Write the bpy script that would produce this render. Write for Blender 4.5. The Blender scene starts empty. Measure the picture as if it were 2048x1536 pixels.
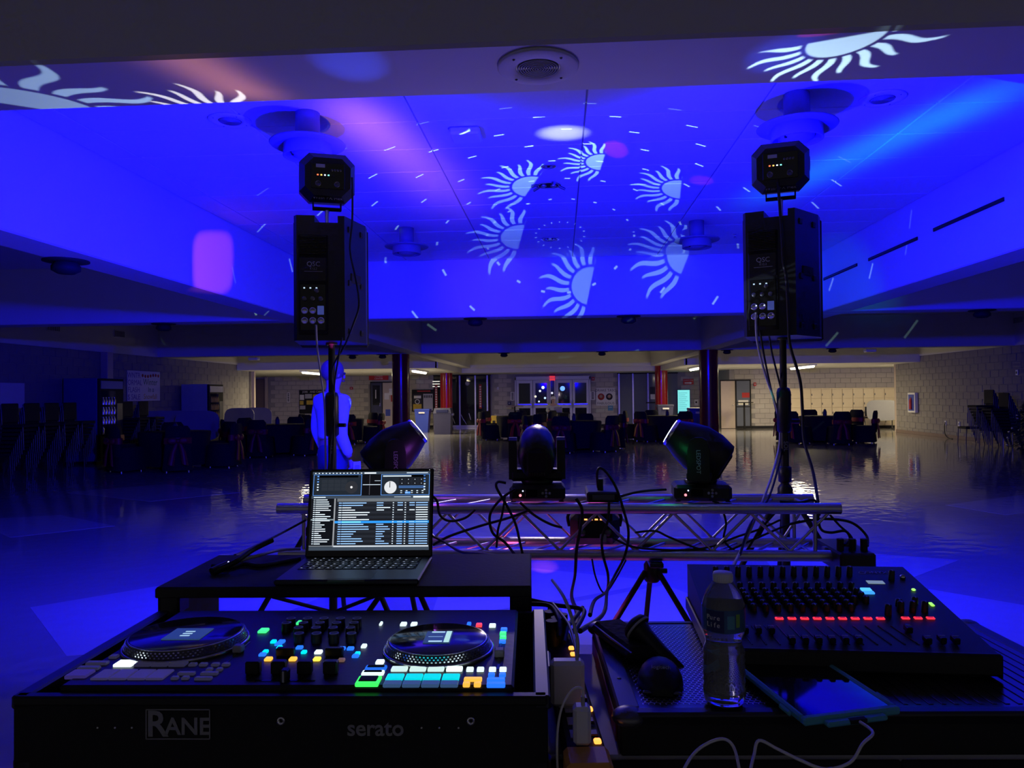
import bpy, bmesh, math, random
from mathutils import Vector, Matrix, Euler
random.seed(7)
sc = bpy.context.scene
COL = sc.collection
PI = math.pi
R = math.radians

# ---------------------------------------------------------------- camera
F, CX, CY, EYE = 1500.0, 1024.0, 768.0, 1.45
cam_d = bpy.data.cameras.new('camera')
cam_d.sensor_fit = 'HORIZONTAL'; cam_d.sensor_width = 36.0
cam_d.lens = 36.0 * F / 2048.0
cam_d.clip_start = 0.05; cam_d.clip_end = 200
cam = bpy.data.objects.new('camera', cam_d); COL.objects.link(cam)
CAMR = Matrix.Rotation(math.atan(96 / F), 3, 'Z') @ Matrix.Rotation(PI / 2 + math.atan(22 / F), 3, 'X') @ Matrix.Rotation(-0.010, 3, 'Z')
cam.matrix_world = Matrix.Translation((0, 0, EYE)) @ CAMR.to_4x4()
sc.camera = cam

# ---------------------------------------------------------------- world, exposure
world = bpy.data.worlds.new('world'); sc.world = world
world.use_nodes = True
world.node_tree.nodes['Background'].inputs[0].default_value = (0.90, 0.86, 1.0, 1)
world.node_tree.nodes['Background'].inputs[1].default_value = 0.085
sc.view_settings.view_transform = 'Standard'
sc.view_settings.look = 'None'
sc.view_settings.exposure = 0.0
sc.view_settings.gamma = 1.0
sc.view_settings.use_curve_mapping = False
sc.cycles.use_denoising = True
sc.cycles.max_bounces = 5
sc.cycles.diffuse_bounces = 3
sc.cycles.glossy_bounces = 3
sc.cycles.transmission_bounces = 5
sc.cycles.use_adaptive_sampling = True
sc.cycles.adaptive_threshold = .03
sc.cycles.adaptive_min_samples = 12
sc.cycles.sample_clamp_indirect = 4.0
sc.cycles.caustics_reflective = False
sc.cycles.caustics_refractive = False

# power of the blue wash lamps (their lights are built with the lamps)
WASH_W = 430.0
BLUE = (0.0012, 0.0, 1.0)

# ---------------------------------------------------------------- geometry helpers
def ray(px, py):
    return CAMR @ Vector(((px - CX) / F, -(py - CY) / F, -1.0))
O = Vector((0, 0, EYE))
def pix(p):
    c = CAMR.transposed() @ (Vector(p) - O); return (CX + F * c.x / -c.z, CY - F * c.y / -c.z) if c.z < -.1 else (-9999, -9999)
def PD(px, py, D): return O + ray(px, py) * D
def PY(px, py, Y): r = ray(px, py); return O + r * (Y / r.y)
def PX(px, py, X): r = ray(px, py); return O + r * (X / r.x)
def PZ(px, py, z): r = ray(px, py); return O + r * ((z - EYE) / r.z)

class MB:
    """collects shapes, builds one mesh object"""
    def __init__(s): s.v = []; s.f = []; s.sm = []
    def add(s, vs, fs, smooth=False, M=None):
        b = len(s.v)
        s.v += [(M @ Vector(v)) if M is not None else Vector(v) for v in vs]
        s.f += [tuple(i + b for i in f) for f in fs]; s.sm += [smooth] * len(fs)
        return s
    def box(s, c, d, ch=0.0, M=None):
        x, y, z = d[0] / 2, d[1] / 2, d[2] / 2
        cx, cy, cz = c
        if ch <= 0:
            vs = [(cx + i * x, cy + j * y, cz + k * z) for i in (-1, 1) for j in (-1, 1) for k in (-1, 1)]
            fs = [(0, 1, 3, 2), (4, 6, 7, 5), (0, 4, 5, 1), (2, 3, 7, 6), (0, 2, 6, 4), (1, 5, 7, 3)]
            return s.add(vs, fs, False, M)
        ch = min(ch, x * .95, y * .95, z * .95)
        bm = bmesh.new(); bmesh.ops.create_cube(bm, size=1)
        for v in bm.verts: v.co = Vector((v.co.x * 2 * x, v.co.y * 2 * y, v.co.z * 2 * z))
        bmesh.ops.bevel(bm, geom=bm.edges[:], offset=ch, segments=1, affect='EDGES', profile=.5)
        bm.verts.index_update()
        s.add([(v.co.x + cx, v.co.y + cy, v.co.z + cz) for v in bm.verts], [tuple(v.index for v in f.verts) for f in bm.faces], False, M)
        bm.free(); return s
    def b2(s, p, q, ch=0.0, M=None):
        return s.box([(a + b) / 2 for a, b in zip(p, q)], [abs(b - a) for a, b in zip(p, q)], ch, M)
    def cyl(s, p0, p1, r0, r1=None, n=16, cap=True, smooth=True):
        r1 = r0 if r1 is None else r1
        p0, p1 = Vector(p0), Vector(p1); d = (p1 - p0).normalized()
        a = d.orthogonal().normalized(); b = d.cross(a)
        vs = [p + (a * math.cos(t) + b * math.sin(t)) * r for p, r in ((p0, r0), (p1, r1)) for t in [2 * PI * i / n for i in range(n)]]
        s.add(vs, [(i, (i + 1) % n, n + (i + 1) % n, n + i) for i in range(n)], smooth)
        if cap: s.add(vs[:n], [tuple(range(n - 1, -1, -1))]); s.add(vs[n:], [tuple(range(n))])
        return s
    def lathe(s, prof, n=24, c=(0, 0, 0), M=None, smooth=True):
        vs = []; fs = []
        for r, z in prof:
            for i in range(n):
                t = 2 * PI * i / n; vs.append((c[0] + r * math.cos(t), c[1] + r * math.sin(t), c[2] + z))
        for j in range(len(prof) - 1):
            for i in range(n):
                fs.append((j * n + i, j * n + (i + 1) % n, (j + 1) * n + (i + 1) % n, (j + 1) * n + i))
        return s.add(vs, fs, smooth, M)
    def tube(s, pts, r, n=8, sub=6, closed=False):
        P = [Vector(p) for p in pts]
        if sub > 1 and len(P) > 2:
            Q = []
            for i in range(len(P) - 1):
                a = P[max(i - 1, 0)]; b = P[i]; c = P[i + 1]; d = P[min(i + 2, len(P) - 1)]
                for k in range(sub):
                    t = k / sub
                    Q.append(.5 * ((2 * b) + (c - a) * t + (2 * a - 5 * b + 4 * c - d) * t * t + (3 * b - a - 3 * c + d) * t ** 3))
            Q.append(P[-1]); P = Q
        vs = []; fs = []; up = None
        for i, p in enumerate(P):
            d = (P[min(i + 1, len(P) - 1)] - P[max(i - 1, 0)])
            d = d.normalized() if d.length > 1e-9 else Vector((0, 0, 1))
            if up is None: up = d.orthogonal().normalized()
            a = (up - d * up.dot(d))
            a = a.normalized() if a.length > 1e-6 else d.orthogonal().normalized()
            up = a; b = d.cross(a)
            vs += [p + (a * math.cos(2 * PI * k / n) + b * math.sin(2 * PI * k / n)) * r for k in range(n)]
        for i in range(len(P) - 1):
            fs += [(i * n + k, i * n + (k + 1) % n, (i + 1) * n + (k + 1) % n, (i + 1) * n + k) for k in range(n)]
        m = len(P)
        s.add(vs, fs, True); s.add(vs[:n], [tuple(range(n - 1, -1, -1))]); s.add(vs[(m - 1) * n:], [tuple(range(n))])
        return s
    def prism(s, poly, z0, z1, M=None):
        n = len(poly); vs = [(x, y, z0) for x, y in poly] + [(x, y, z1) for x, y in poly]
        fs = [(i, (i + 1) % n, n + (i + 1) % n, n + i) for i in range(n)] + [tuple(range(n - 1, -1, -1)), tuple(range(n, 2 * n))]
        return s.add(vs, fs, False, M)
    def loft(s, rings, cap=True, smooth=True, M=None):
        n = len(rings[0]); vs = [p for r in rings for p in r]; fs = []
        for j in range(len(rings) - 1):
            fs += [(j * n + i, j * n + (i + 1) % n, (j + 1) * n + (i + 1) % n, (j + 1) * n + i) for i in range(n)]
        s.add(vs, fs, smooth, M)
        if cap:
            s.add(rings[0], [tuple(range(n - 1, -1, -1))], False, M); s.add(rings[-1], [tuple(range(n))], False, M)
        return s
    def quad(s, a, b, c, d): return s.add([a, b, c, d], [(0, 1, 2, 3)])
    def sphere(s, c, r, n=16, m=10, sx=1, sy=1, sz=1, M=None):
        prof = []
        vs = []; fs = []
        for j in range(m + 1):
            t = PI * j / m
            for i in range(n):
                a = 2 * PI * i / n
                vs.append((c[0] + r * sx * math.sin(t) * math.cos(a), c[1] + r * sy * math.sin(t) * math.sin(a), c[2] - r * sz * math.cos(t)))
        for j in range(m):
            fs += [(j * n + i, j * n + (i + 1) % n, (j + 1) * n + (i + 1) % n, (j + 1) * n + i) for i in range(n)]
        return s.add(vs, fs, True, M)
    def mesh(s, name, mat):
        me = bpy.data.meshes.new(name)
        me.from_pydata([tuple(v) for v in s.v], [], s.f)
        me.polygons.foreach_set('use_smooth', s.sm)
        if mat: me.materials.append(mat)
        me.validate(); me.update()
        bm = bmesh.new(); bm.from_mesh(me); bmesh.ops.recalc_face_normals(bm, faces=bm.faces[:]); bm.to_mesh(me); bm.free()
        return me
    def build(s, name, mat, parent=None, M=None):
        return obj(name, s.mesh(name, mat), parent, M)

def obj(name, me, parent=None, M=None):
    o = bpy.data.objects.new(name, me); COL.objects.link(o)
    if parent is not None: o.parent = parent
    if M is not None: o.matrix_local = M
    return o
def tag(o, label=None, cat=None, group=None, kind=None):
    if label: o['label'] = label
    if cat: o['category'] = cat
    if group: o['group'] = group
    if kind: o['kind'] = kind
    return o
def thing(name, label, cat, loc=(0, 0, 0), rz=0.0, group=None):
    o = bpy.data.objects.new(name, None); COL.objects.link(o)
    o.empty_display_size = .1
    o.location = loc; o.rotation_euler = (0, 0, rz)
    return tag(o, label, cat, group)
def struct(o): o['kind'] = 'structure'; return o
def copy_tree(o, parent=None):
    c = o.copy(); COL.objects.link(c); c.parent = parent
    for ch in list(o.children): copy_tree(ch, c)
    return c
def rotM(loc, rz=0, rx=0, ry=0):
    return Matrix.Translation(loc) @ Euler((rx, ry, rz), 'XYZ').to_matrix().to_4x4()
def text(s, size, mat, parent, M, name='lettering', align='CENTER', depth=0.0004, bold=0.0):
    cu = bpy.data.curves.new(name, 'FONT'); cu.body = s; cu.size = size
    cu.align_x = align; cu.align_y = 'CENTER'; cu.extrude = depth; cu.offset = bold; cu.resolution_u = 3
    cu.materials.append(mat)
    tmp = bpy.data.objects.new(name, cu)
    me = bpy.data.meshes.new_from_object(tmp); me.name = name
    bpy.data.objects.remove(tmp); bpy.data.curves.remove(cu)
    if not me.materials: me.materials.append(mat)
    return obj(name, me, parent, M)
FACE = Euler((PI / 2, 0, 0)).to_matrix().to_4x4()   # a text standing upright, read by someone looking along +Y
def faceM(loc, rz=0): return Matrix.Translation(loc) @ Matrix.Rotation(rz, 4, 'Z') @ FACE

# ---------------------------------------------------------------- materials
def mat(name, col, rough=.5, metal=0.0, var=.12, scale=8.0, bump=0.0, emit=0.0, ecol=None, coat=0.0, spec=.5, trans=0.0, ior=1.45, bscale=None):
    m = bpy.data.materials.new(name); m.use_nodes = True
    nt = m.node_tree; b = nt.nodes['Principled BSDF']
    b.inputs['Roughness'].default_value = rough; b.inputs['Metallic'].default_value = metal
    b.inputs['Specular IOR Level'].default_value = spec
    b.inputs['IOR'].default_value = ior
    if trans: b.inputs['Transmission Weight'].default_value = trans
    if coat: b.inputs['Coat Weight'].default_value = coat; b.inputs['Coat Roughness'].default_value = .08
    tc = nt.nodes.new('ShaderNodeTexCoord')
    no = nt.nodes.new('ShaderNodeTexNoise'); no.inputs['Scale'].default_value = scale; no.inputs['Detail'].default_value = 4
    nt.links.new(tc.outputs['Object'], no.inputs['Vector'])
    mx = nt.nodes.new('ShaderNodeMix'); mx.data_type = 'RGBA'
    c = Vector(col)
    mx.inputs['A'].default_value = (*(c * (1 - var)), 1); mx.inputs['B'].default_value = (*[min(1, x * (1 + var)) for x in c], 1)
    nt.links.new(no.outputs['Fac'], mx.inputs['Factor']); nt.links.new(mx.outputs['Result'], b.inputs['Base Color'])
    if bump:
        n2 = nt.nodes.new('ShaderNodeTexNoise'); n2.inputs['Scale'].default_value = bscale or scale * 6; n2.inputs['Detail'].default_value = 3
        nt.links.new(tc.outputs['Object'], n2.inputs['Vector'])
        bp = nt.nodes.new('ShaderNodeBump'); bp.inputs['Strength'].default_value = bump; bp.inputs['Distance'].default_value = .01
        nt.links.new(n2.outputs['Fac'], bp.inputs['Height']); nt.links.new(bp.outputs['Normal'], b.inputs['Normal'])
    if emit:
        b.inputs['Emission Color'].default_value = (*(ecol or col), 1); b.inputs['Emission Strength'].default_value = emit
    return m
_g = {}
def glow(col, e=1.0):
    k = (tuple(round(c, 3) for c in col), round(e, 2))
    if k not in _g:
        _g[k] = mat('lit_' + str(len(_g)), [c * .3 for c in col], .4, emit=e, ecol=col, var=.02)
        _g[k].cycles.emission_sampling = 'NONE'     # small indicators and screens: seen, but too weak to sample as lamps
    return _g[k]

M = {}
M['white'] = mat('painted_plaster', (.74, .73, .72), .85, var=.03, scale=3, bump=.05)
M['tile'] = mat('ceiling_tile', (.78, .77, .76), .9, var=.05, scale=30, bump=.15, bscale=160)
M['grid'] = mat('tile_backing', (.30, .30, .31), .8, var=.05)
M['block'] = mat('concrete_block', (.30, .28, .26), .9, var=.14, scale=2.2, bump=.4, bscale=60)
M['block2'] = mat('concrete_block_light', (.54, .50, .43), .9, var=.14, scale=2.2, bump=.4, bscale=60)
M['mortar'] = mat('mortar', (.36, .34, .31), .95, var=.1, scale=20)
M['red'] = mat('red_enamel', (.34, .012, .016), .22, var=.06, scale=3, coat=.6)
M['black'] = mat('black_plastic', (.012, .012, .014), .42, var=.15, scale=20, bump=.03)
M['blackm'] = mat('matte_black', (.010, .010, .012), .75, var=.2, scale=14, bump=.06)
M['blackg'] = mat('gloss_black', (.008, .008, .010), .12, var=.1)
M['rubber'] = mat('black_rubber', (.014, .014, .015), .6, var=.15, scale=40)
M['cloth'] = mat('black_cloth', (.012, .011, .016), .9, var=.2, scale=12, bump=.3)
M['sash'] = mat('red_satin', (.42, .02, .03), .45, var=.2, scale=9, bump=.3)
M['chrome'] = mat('chrome', (.7, .7, .72), .18, 1.0, var=.04)
M['alu'] = mat('brushed_aluminium', (.55, .54, .53), .38, 1.0, var=.12, scale=18, bump=.05)
M['steel'] = mat('dark_steel', (.16, .16, .17), .4, .8, var=.1)
M['grey'] = mat('grey_laminate', (.27, .27, .28), .5, var=.06)
M['tan'] = mat('tan_enamel', (.66, .56, .38), .45, var=.04)
M['paper'] = mat('white_paper', (.80, .79, .76), .8, var=.03)
M['glass'] = mat('dark_window_glass', (.02, .022, .03), .04, var=.02, spec=.8)
M['clear'] = mat('clear_plastic', (.80, .84, .95), .06, var=.0, trans=.80, ior=1.2)
M['yellow'] = mat('yellow_plastic', (.75, .52, .06), .45, var=.06)
M['orange'] = mat('orange_plastic', (.75, .36, .05), .45, var=.06)
M['bin'] = mat('bin_plastic', (.06, .06, .11), .5, var=.06)
M['bluep'] = mat('blue_plastic', (.04, .07, .42), .45, var=.06)
M['brown'] = mat('brown_panel', (.22, .16, .14), .6, var=.1)
M['beige'] = mat('beige_door', (.56, .46, .38), .5, var=.05)
M['whitep'] = mat('white_plastic', (.80, .80, .80), .35, var=.03)
M['navy'] = mat('dark_blue_paint', (.03, .035, .10), .45, var=.08)
M['doorw'] = mat('white_door_paint', (.72, .72, .78), .4, var=.03)
M['inkd'] = mat('dark_ink', (.03, .03, .05), .7)
M['inkr'] = mat('red_ink', (.50, .04, .04), .7)
M['inkg'] = mat('green_ink', (.05, .22, .10), .7)
M['inky'] = mat('yellow_ink', (.65, .45, .06), .7)
M['inkp'] = mat('purple_ink', (.16, .10, .40), .7)
M['skin'] = mat('skin', (.52, .33, .25), .55, var=.06, scale=20)
M['silver'] = mat('silver_print', (.32, .32, .34), .4, .2, var=.05)
M['gunmetal'] = mat('space_grey_aluminium', (.07, .07, .085), .38, .8, var=.06)
M['lgrey'] = mat('light_grey_plastic', (.45, .45, .48), .45, var=.05)
M['lamp'] = mat('shaded_lamp_grey', (.22, .22, .24), .6, var=.05)  # grey darkened to imitate the unlit side of the pendants
M['chairleg'] = mat('chair_leg_steel', (.10, .10, .11), .35, .9, var=.05)
# ================================================================ THE HALL
ZB, ZC, ZL = 2.60, 3.45, 2.40          # beam soffits, coffer ceilings, low corridor ceiling
XL, XR = -11.2, 11.8                   # side walls
YF, YR = 34.0, 31.0                    # far walls

# ---- floor
def floor_material(name, col, rough, var):
    m = mat(name, col, .45, var=var, scale=1.3)
    nt = m.node_tree; b = nt.nodes['Principled BSDF']
    b.inputs['Roughness'].default_value = rough
    b.inputs['Coat Weight'].default_value = 1.0; b.inputs['Coat Roughness'].default_value = .02; b.inputs['Coat IOR'].default_value = 1.6
    tc = nt.nodes.new('ShaderNodeTexCoord')
    n1 = nt.nodes.new('ShaderNodeTexNoise'); n1.inputs['Scale'].default_value = 6.5; n1.inputs['Detail'].default_value = 1.0
    n2 = nt.nodes.new('ShaderNodeTexNoise'); n2.inputs['Scale'].default_value = 420; n2.inputs['Detail'].default_value = 2
    ad = nt.nodes.new('ShaderNodeMath'); ad.operation = 'MULTIPLY_ADD'; ad.inputs[1].default_value = .004
    bp = nt.nodes.new('ShaderNodeBump'); bp.inputs['Strength'].default_value = .22; bp.inputs['Distance'].default_value = .014
    nt.links.new(tc.outputs['Object'], n1.inputs['Vector']); nt.links.new(tc.outputs['Object'], n2.inputs['Vector'])
    nt.links.new(n2.outputs['Fac'], ad.inputs[0]); nt.links.new(n1.outputs['Fac'], ad.inputs[2])
    nt.links.new(ad.outputs[0], bp.inputs['Height']); nt.links.new(bp.outputs['Normal'], b.inputs['Coat Normal'])
    # speckle of the terrazzo chips
    n3 = nt.nodes.new('ShaderNodeTexNoise'); n3.inputs['Scale'].default_value = 150; n3.inputs['Detail'].default_value = 3
    nt.links.new(tc.outputs['Object'], n3.inputs['Vector'])
    mx = [n for n in nt.nodes if n.bl_idname == 'ShaderNodeMix'][0]
    no = [n for n in nt.nodes if n.bl_idname == 'ShaderNodeTexNoise'][0]
    mm = nt.nodes.new('ShaderNodeMath'); mm.operation = 'MULTIPLY_ADD'; mm.inputs[1].default_value = .8; 
    m2 = nt.nodes.new('ShaderNodeMath'); m2.operation = 'MULTIPLY'; m2.inputs[1].default_value = .4
    nt.links.new(no.outputs['Fac'], m2.inputs[0]); nt.links.new(n3.outputs['Fac'], mm.inputs[0]); nt.links.new(m2.outputs[0], mm.inputs[2])
    nt.links.new(mm.outputs[0], mx.inputs['Factor'])
    return m
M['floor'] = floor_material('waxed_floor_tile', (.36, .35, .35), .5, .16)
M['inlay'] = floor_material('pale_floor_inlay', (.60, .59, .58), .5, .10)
fl = MB().b2((-20, -5, -.1), (20, 38, 0)).build('floor', M['floor']); struct(fl)
fl['label'] = 'polished grey hall floor with pale angular inlays'
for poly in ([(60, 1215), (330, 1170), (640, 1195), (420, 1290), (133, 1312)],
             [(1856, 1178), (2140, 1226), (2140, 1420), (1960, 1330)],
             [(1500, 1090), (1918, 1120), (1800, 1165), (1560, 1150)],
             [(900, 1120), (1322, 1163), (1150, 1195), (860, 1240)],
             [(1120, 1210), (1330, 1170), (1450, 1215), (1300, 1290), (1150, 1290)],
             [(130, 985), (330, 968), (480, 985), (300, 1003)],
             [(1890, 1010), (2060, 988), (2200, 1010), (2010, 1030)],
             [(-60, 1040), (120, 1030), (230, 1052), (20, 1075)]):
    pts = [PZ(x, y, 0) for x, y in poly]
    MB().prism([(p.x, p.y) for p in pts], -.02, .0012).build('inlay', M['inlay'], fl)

# ---- ceiling: slab, beams, tiles of the middle coffer
ce = MB().b2((-19, -4, ZC + .03), (19, 31.8, ZC + .2)).build('ceiling', M['white']); struct(ce)
ce['label'] = 'white coffered ceiling with deep beams'
BX = [(-4.15, -3.75), (3.75, 4.15)]
BY = [(2.44, 2.84), (10.95, 11.35), (20.2, 20.6), (31.3, 31.7)]
def beam(p, q): MB().b2(p, q, .012).build('beam', M['white'], ce)
for a, b in BY: beam((XL - .3 if b < 30 else -4.2, a, ZB), (XR + .3 if b < 30 else 4.2, b, ZC + .05))
ys = [-3.0] + [v for ab in BY for v in ab]
for a, b in BX:
    for k in range(4):
        y0, y1 = (ys[0], ys[1]) if k == 0 else (ys[2 * k], ys[2 * k + 1])
        beam((a, y0, ZB), (b, y1, ZC + .05))
# panels lining the coffers
for (a, b) in ((XL, -4.15), (-3.75, 3.75), (4.15, XR)):
    for k in range(4):
        y0, y1 = (ys[0], ys[1]) if k == 0 else (ys[2 * k], ys[2 * k + 1])
        if k == 3 and abs(a + b) > 2: y1 = 25.5
        if k == 1 and abs(a + b) < 2: continue
        MB().b2((a, y0, ZC), (b, y1, ZC + .04)).build('coffer_panel', M['white'], ce)
MB().b2((-3.75, 2.84, ZC + .012), (3.75, 10.95, ZC + .04)).build('tile_backing', M['grid'], ce)
tw, td = 1.22, .61
x = .2 - 4 * tw
while x < 3.75:
    y = 2.84 + .10 - td
    while y < 10.95:
        x0, x1, y0, y1 = max(x, -3.75) + .006, min(x + tw, 3.75) - .006, max(y, 2.84) + .004, min(y + td, 10.95) - .004
        if x1 - x0 > .05 and y1 - y0 > .05:
            MB().b2((x0, y0, ZC + random.uniform(-.0015, .0015)), (x1, y1, ZC + .02), .004).build('ceiling_tile', M['tile'], ce)
        y += td
    x += tw
# low corridor ceiling beyond, with its bulkheads
cl = None
for a, b, y in ((-4.2, 4.2, 31.7), (-19, -4.2, 25.5), (4.2, 19, 25.5)):
    o = MB().b2((a, y, ZL), (b, 38, ZL + .06)).build('ceiling_corridor' if cl is None else 'low_ceiling', M['white'], cl)
    if cl is None: cl = struct(o); cl['label'] = 'low flat ceiling of the far corridor'
    MB().b2((a, y - .1, ZL), (b, y, ZC + .04)).build('bulkhead', M['white'], ce)
for s in (-1, 1):
    MB().b2((s * 4.2 - .05, 25.4, ZL), (s * 4.2 + .05, 31.8, ZB + .02)).build('bulkhead', M['white'], ce)

# ---- block walls
BLK = {}
def block_mesh(m):
    k = m.name
    if k not in BLK: BLK[k] = MB().box((0, 0, 0), (.388, .03, .188), .006).mesh('block', m)
    return BLK[k]
def block_wall(name, p, q, z1, label, openings=(), m='block', cap=300, thick=.2, upper=None, vert_to=.62):
    """wall from p to q (seen from its left-hand side ... normal points to the camera)"""
    p, q = Vector((*p, 0)), Vector((*q, 0)); u = (q - p).normalized(); L = (q - p).length
    n = Vector((u.y, -u.x, 0))
    if n.dot(-(p + q) / 2) < 0: n = -n
    rz = math.atan2(u.y, u.x)
    base = MB()
    T = Matrix(((u.x, n.x, 0, p.x), (u.y, n.y, 0, p.y), (0, 0, 1, 0), (0, 0, 0, 1)))
    base.b2((0, -thick, 0), (L, -.012, upper or z1), 0, T)
    w = base.build(name, M['mortar']); struct(w); w['label'] = label
    spots = []
    nz = int(z1 / .2 + .01)
    for j in range(nz):
        z = (j + .5) * .2
        k = 0; off = .2 if j % 2 else 0
        while True:
            a, b = k * .4 - off, k * .4 - off + .4; k += 1
            if a >= L: break
            if a < -.01 or b > L + .01: 
                a, b = max(a, 0), min(b, L)
                if b - a < .1: continue
            c = (a + b) / 2
            if any(o[0] - .1 < c < o[1] + .1 and o[2] - .08 < z < o[3] + .08 for o in openings): continue
            pos = p + u * c + n * -.012 + Vector((0, 0, z))
            spots.append((pos.length, pos, b - a, c, z))
    spots.sort(key=lambda s: s[0] + (0 if -40 < pix(s[1])[0] < 2090 else 1000))
    rest = MB(); me = block_mesh(M[m])
    for i, (d, pos, wd, c, z) in enumerate(spots):
        jit = n * random.uniform(-.003, .003)
        if i < cap:
            o = bpy.data.objects.new('block', me); COL.objects.link(o); o.parent = w
            o.location = pos + jit; o.rotation_euler = (0, 0, rz); o.scale.x = wd / .4
        else:
            rest.box((0, 0, 0), (wd - .012, .03, .188), 0, Matrix.Translation(pos + jit) @ Matrix.Rotation(rz, 4, 'Z'))
    if rest.v:
        r = rest.build('far_blocks', M[m], w); r['kind'] = 'stuff'
    if upper:
        MB().b2((0, -.03, z1), (L, .03, upper), .006, T).build('plaster_band', M['white'], w)
    return w
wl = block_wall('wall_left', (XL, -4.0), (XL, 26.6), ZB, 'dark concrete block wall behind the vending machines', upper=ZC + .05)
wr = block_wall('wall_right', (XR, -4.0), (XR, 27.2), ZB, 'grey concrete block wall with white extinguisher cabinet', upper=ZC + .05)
struct(MB().b2((XR - .03, -4, 0), (XR + .01, 27.2, .11), .004).build('baseboard_right', M['brown']))
struct(MB().b2((XL - .01, -4, 0), (XL + .03, 26.6, .11), .004).build('baseboard_left', M['brown']))
# wall ends
struct(MB().b2((XR, 27.2, 0), (XR + .3, 27.35, ZL), .004).build('trim_1', M['beige']))
struct(MB().b2((XL - .3, 26.6, 0), (XL, 26.75, ZL), .004).build('trim_2', M['beige']))
def px_open(Y, rects, u0):
    out = []
    for x0, x1, y0, y1 in rects:
        a, b = PY(x0, y1, Y), PY(x1, y0, Y); out.append((a.x - u0, b.x - u0, max(a.z, 0), b.z))
    return out
XS = PY(1438, 800, YF).x
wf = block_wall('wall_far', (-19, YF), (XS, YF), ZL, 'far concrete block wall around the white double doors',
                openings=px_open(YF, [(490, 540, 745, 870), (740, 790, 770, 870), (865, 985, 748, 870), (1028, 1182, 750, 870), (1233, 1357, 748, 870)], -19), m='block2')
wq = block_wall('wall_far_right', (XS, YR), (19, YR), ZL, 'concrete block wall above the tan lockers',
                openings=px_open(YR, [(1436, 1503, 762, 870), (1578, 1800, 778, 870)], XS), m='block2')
struct(MB().b2((XS - .2, YR - .012, 0), (XS, YF, ZL)).build('wall_return', M['mortar']))
struct(MB().b2((-19, YF - .03, 0), (XS, YF + .01, .1), .004).build('baseboard_far', M['blackm']))
struct(MB().b2((XS, YR - .03, 0), (19, YR + .01, .1), .004).build('baseboard_far_right', M['blackm']))
# closing walls of the side corridors
struct(MB().b2((-19.2, 26.75, 0), (-19, 38, ZL)).build('wall_corridor_left', M['white']))
struct(MB().b2((19, 27.3, 0), (19.2, 38, ZL)).build('wall_corridor_right', M['white']))
struct(MB().b2((-19, 26.6, 0), (XL - .2, 26.75, ZC)).build('wall_corridor_near_left', M['white']))
struct(MB().b2((XR + .2, 27.2, 0), (19, 27.35, ZC)).build('wall_corridor_near_right', M['white']))

# ---- red columns
for i, (px, Y, r, lab) in enumerate(((802, 20.4, .24, 'thick red round column left of the hall centre, nearer one'), (893, 31.5, .26, 'red round column behind the grey litter bin'),
                                     (1418, 20.4, .25, 'thick red round column right of the hall centre, nearer one'), (1323, 31.5, .26, 'red round column beside the lit information screen'))):
    p = PY(px, 800, Y)
    t = thing('column', lab, 'column', (p.x, Y, 0), 0, 'red columns')
    MB().lathe([(r, .0), (r, ZB)], 40).build('shaft', M['red'], t)
    MB().lathe([(r + .012, .0), (r + .012, .10), (r, .11)], 40).build('base_ring', M['blackm'], t)

# ---- fluorescent strips in the corridor ceiling: the only white lamps on
STRIPW = 105.0
for i, (X, lab) in enumerate(((-9.1, 'leftmost'), (-5.15, 'second from left'), (4.9, 'third from left'), (8.6, 'fourth from left'), (12.6, 'rightmost'))):
    t = thing('fluorescent_strip', 'lit fluorescent ceiling strip in the far corridor, ' + lab, 'ceiling light', (X, 27.3, ZL - .001), 0, 'corridor ceiling strips')
    MB().b2((-.13, -1.22, -.05), (.13, 1.22, 0), .01).build('housing', M['whitep'], t)
    MB().lathe([(.0, -1.2), (.05, -1.2), (.05, 1.2), (0, 1.2)], 12, M=Matrix.Translation((0, 0, -.07)) @ Matrix.Rotation(PI / 2, 4, 'X')).build('tube', glow((1.0, .92, .70), 6.0), t)
    ld = bpy.data.lights.new('strip_light', 'AREA'); ld.shape = 'RECTANGLE'; ld.size = .3; ld.size_y = 2.4
    ld.color = (1.0, .83, .50); ld.energy = STRIPW
    lo = bpy.data.objects.new('strip_light', ld); COL.objects.link(lo); lo.parent = t; lo.location = (0, 0, -.14)
# ================================================================ TRUSS AND STANDS
TY, TZ, TZ2 = 3.41, .934, .725
tr = thing('lighting_truss', 'silver aluminium box truss lying level behind the laptop', 'truss', (0, TY, 0))
def chord(x0, x1, y, z):
    MB().tube([(x0, y, z), (x1, y, z)], .025, 14, 1).build('chord', M['alu'], tr)
chord(-1.312, 1.231, 0, TZ); chord(-1.29, 1.21, .30, TZ); chord(-1.305, 1.217, 0, TZ2); chord(-1.29, 1.20, .30, TZ2)
x = -1.2; up = True
while x < 1.1:
    for y in (0, .30):
        a, b = (TZ - .02, TZ2 + .02) if up else (TZ2 + .02, TZ - .02)
        s = .06 if y else 0
        MB().tube([(x + s, y, a), (min(x + .17 + s, 1.18), y, b)], .007, 8, 1).build('brace', M['alu'], tr)
    for z in (TZ, TZ2):
        MB().tube([(x, 0.02, z), (x + .17, .28, z)], .007, 8, 1).build('brace', M['alu'], tr)
    x += .17; up = not up
for s in (-1.19, 1.12):
    for (y0, z0, y1, z1) in ((0, TZ, .3, TZ), (0, TZ2, .3, TZ2), (0, TZ, 0, TZ2), (.3, TZ, .3, TZ2)):
        MB().tube([(s, y0, z0), (s, y1, z1)], .009, 8, 1).build('end_bar', M['alu'], tr)

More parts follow.
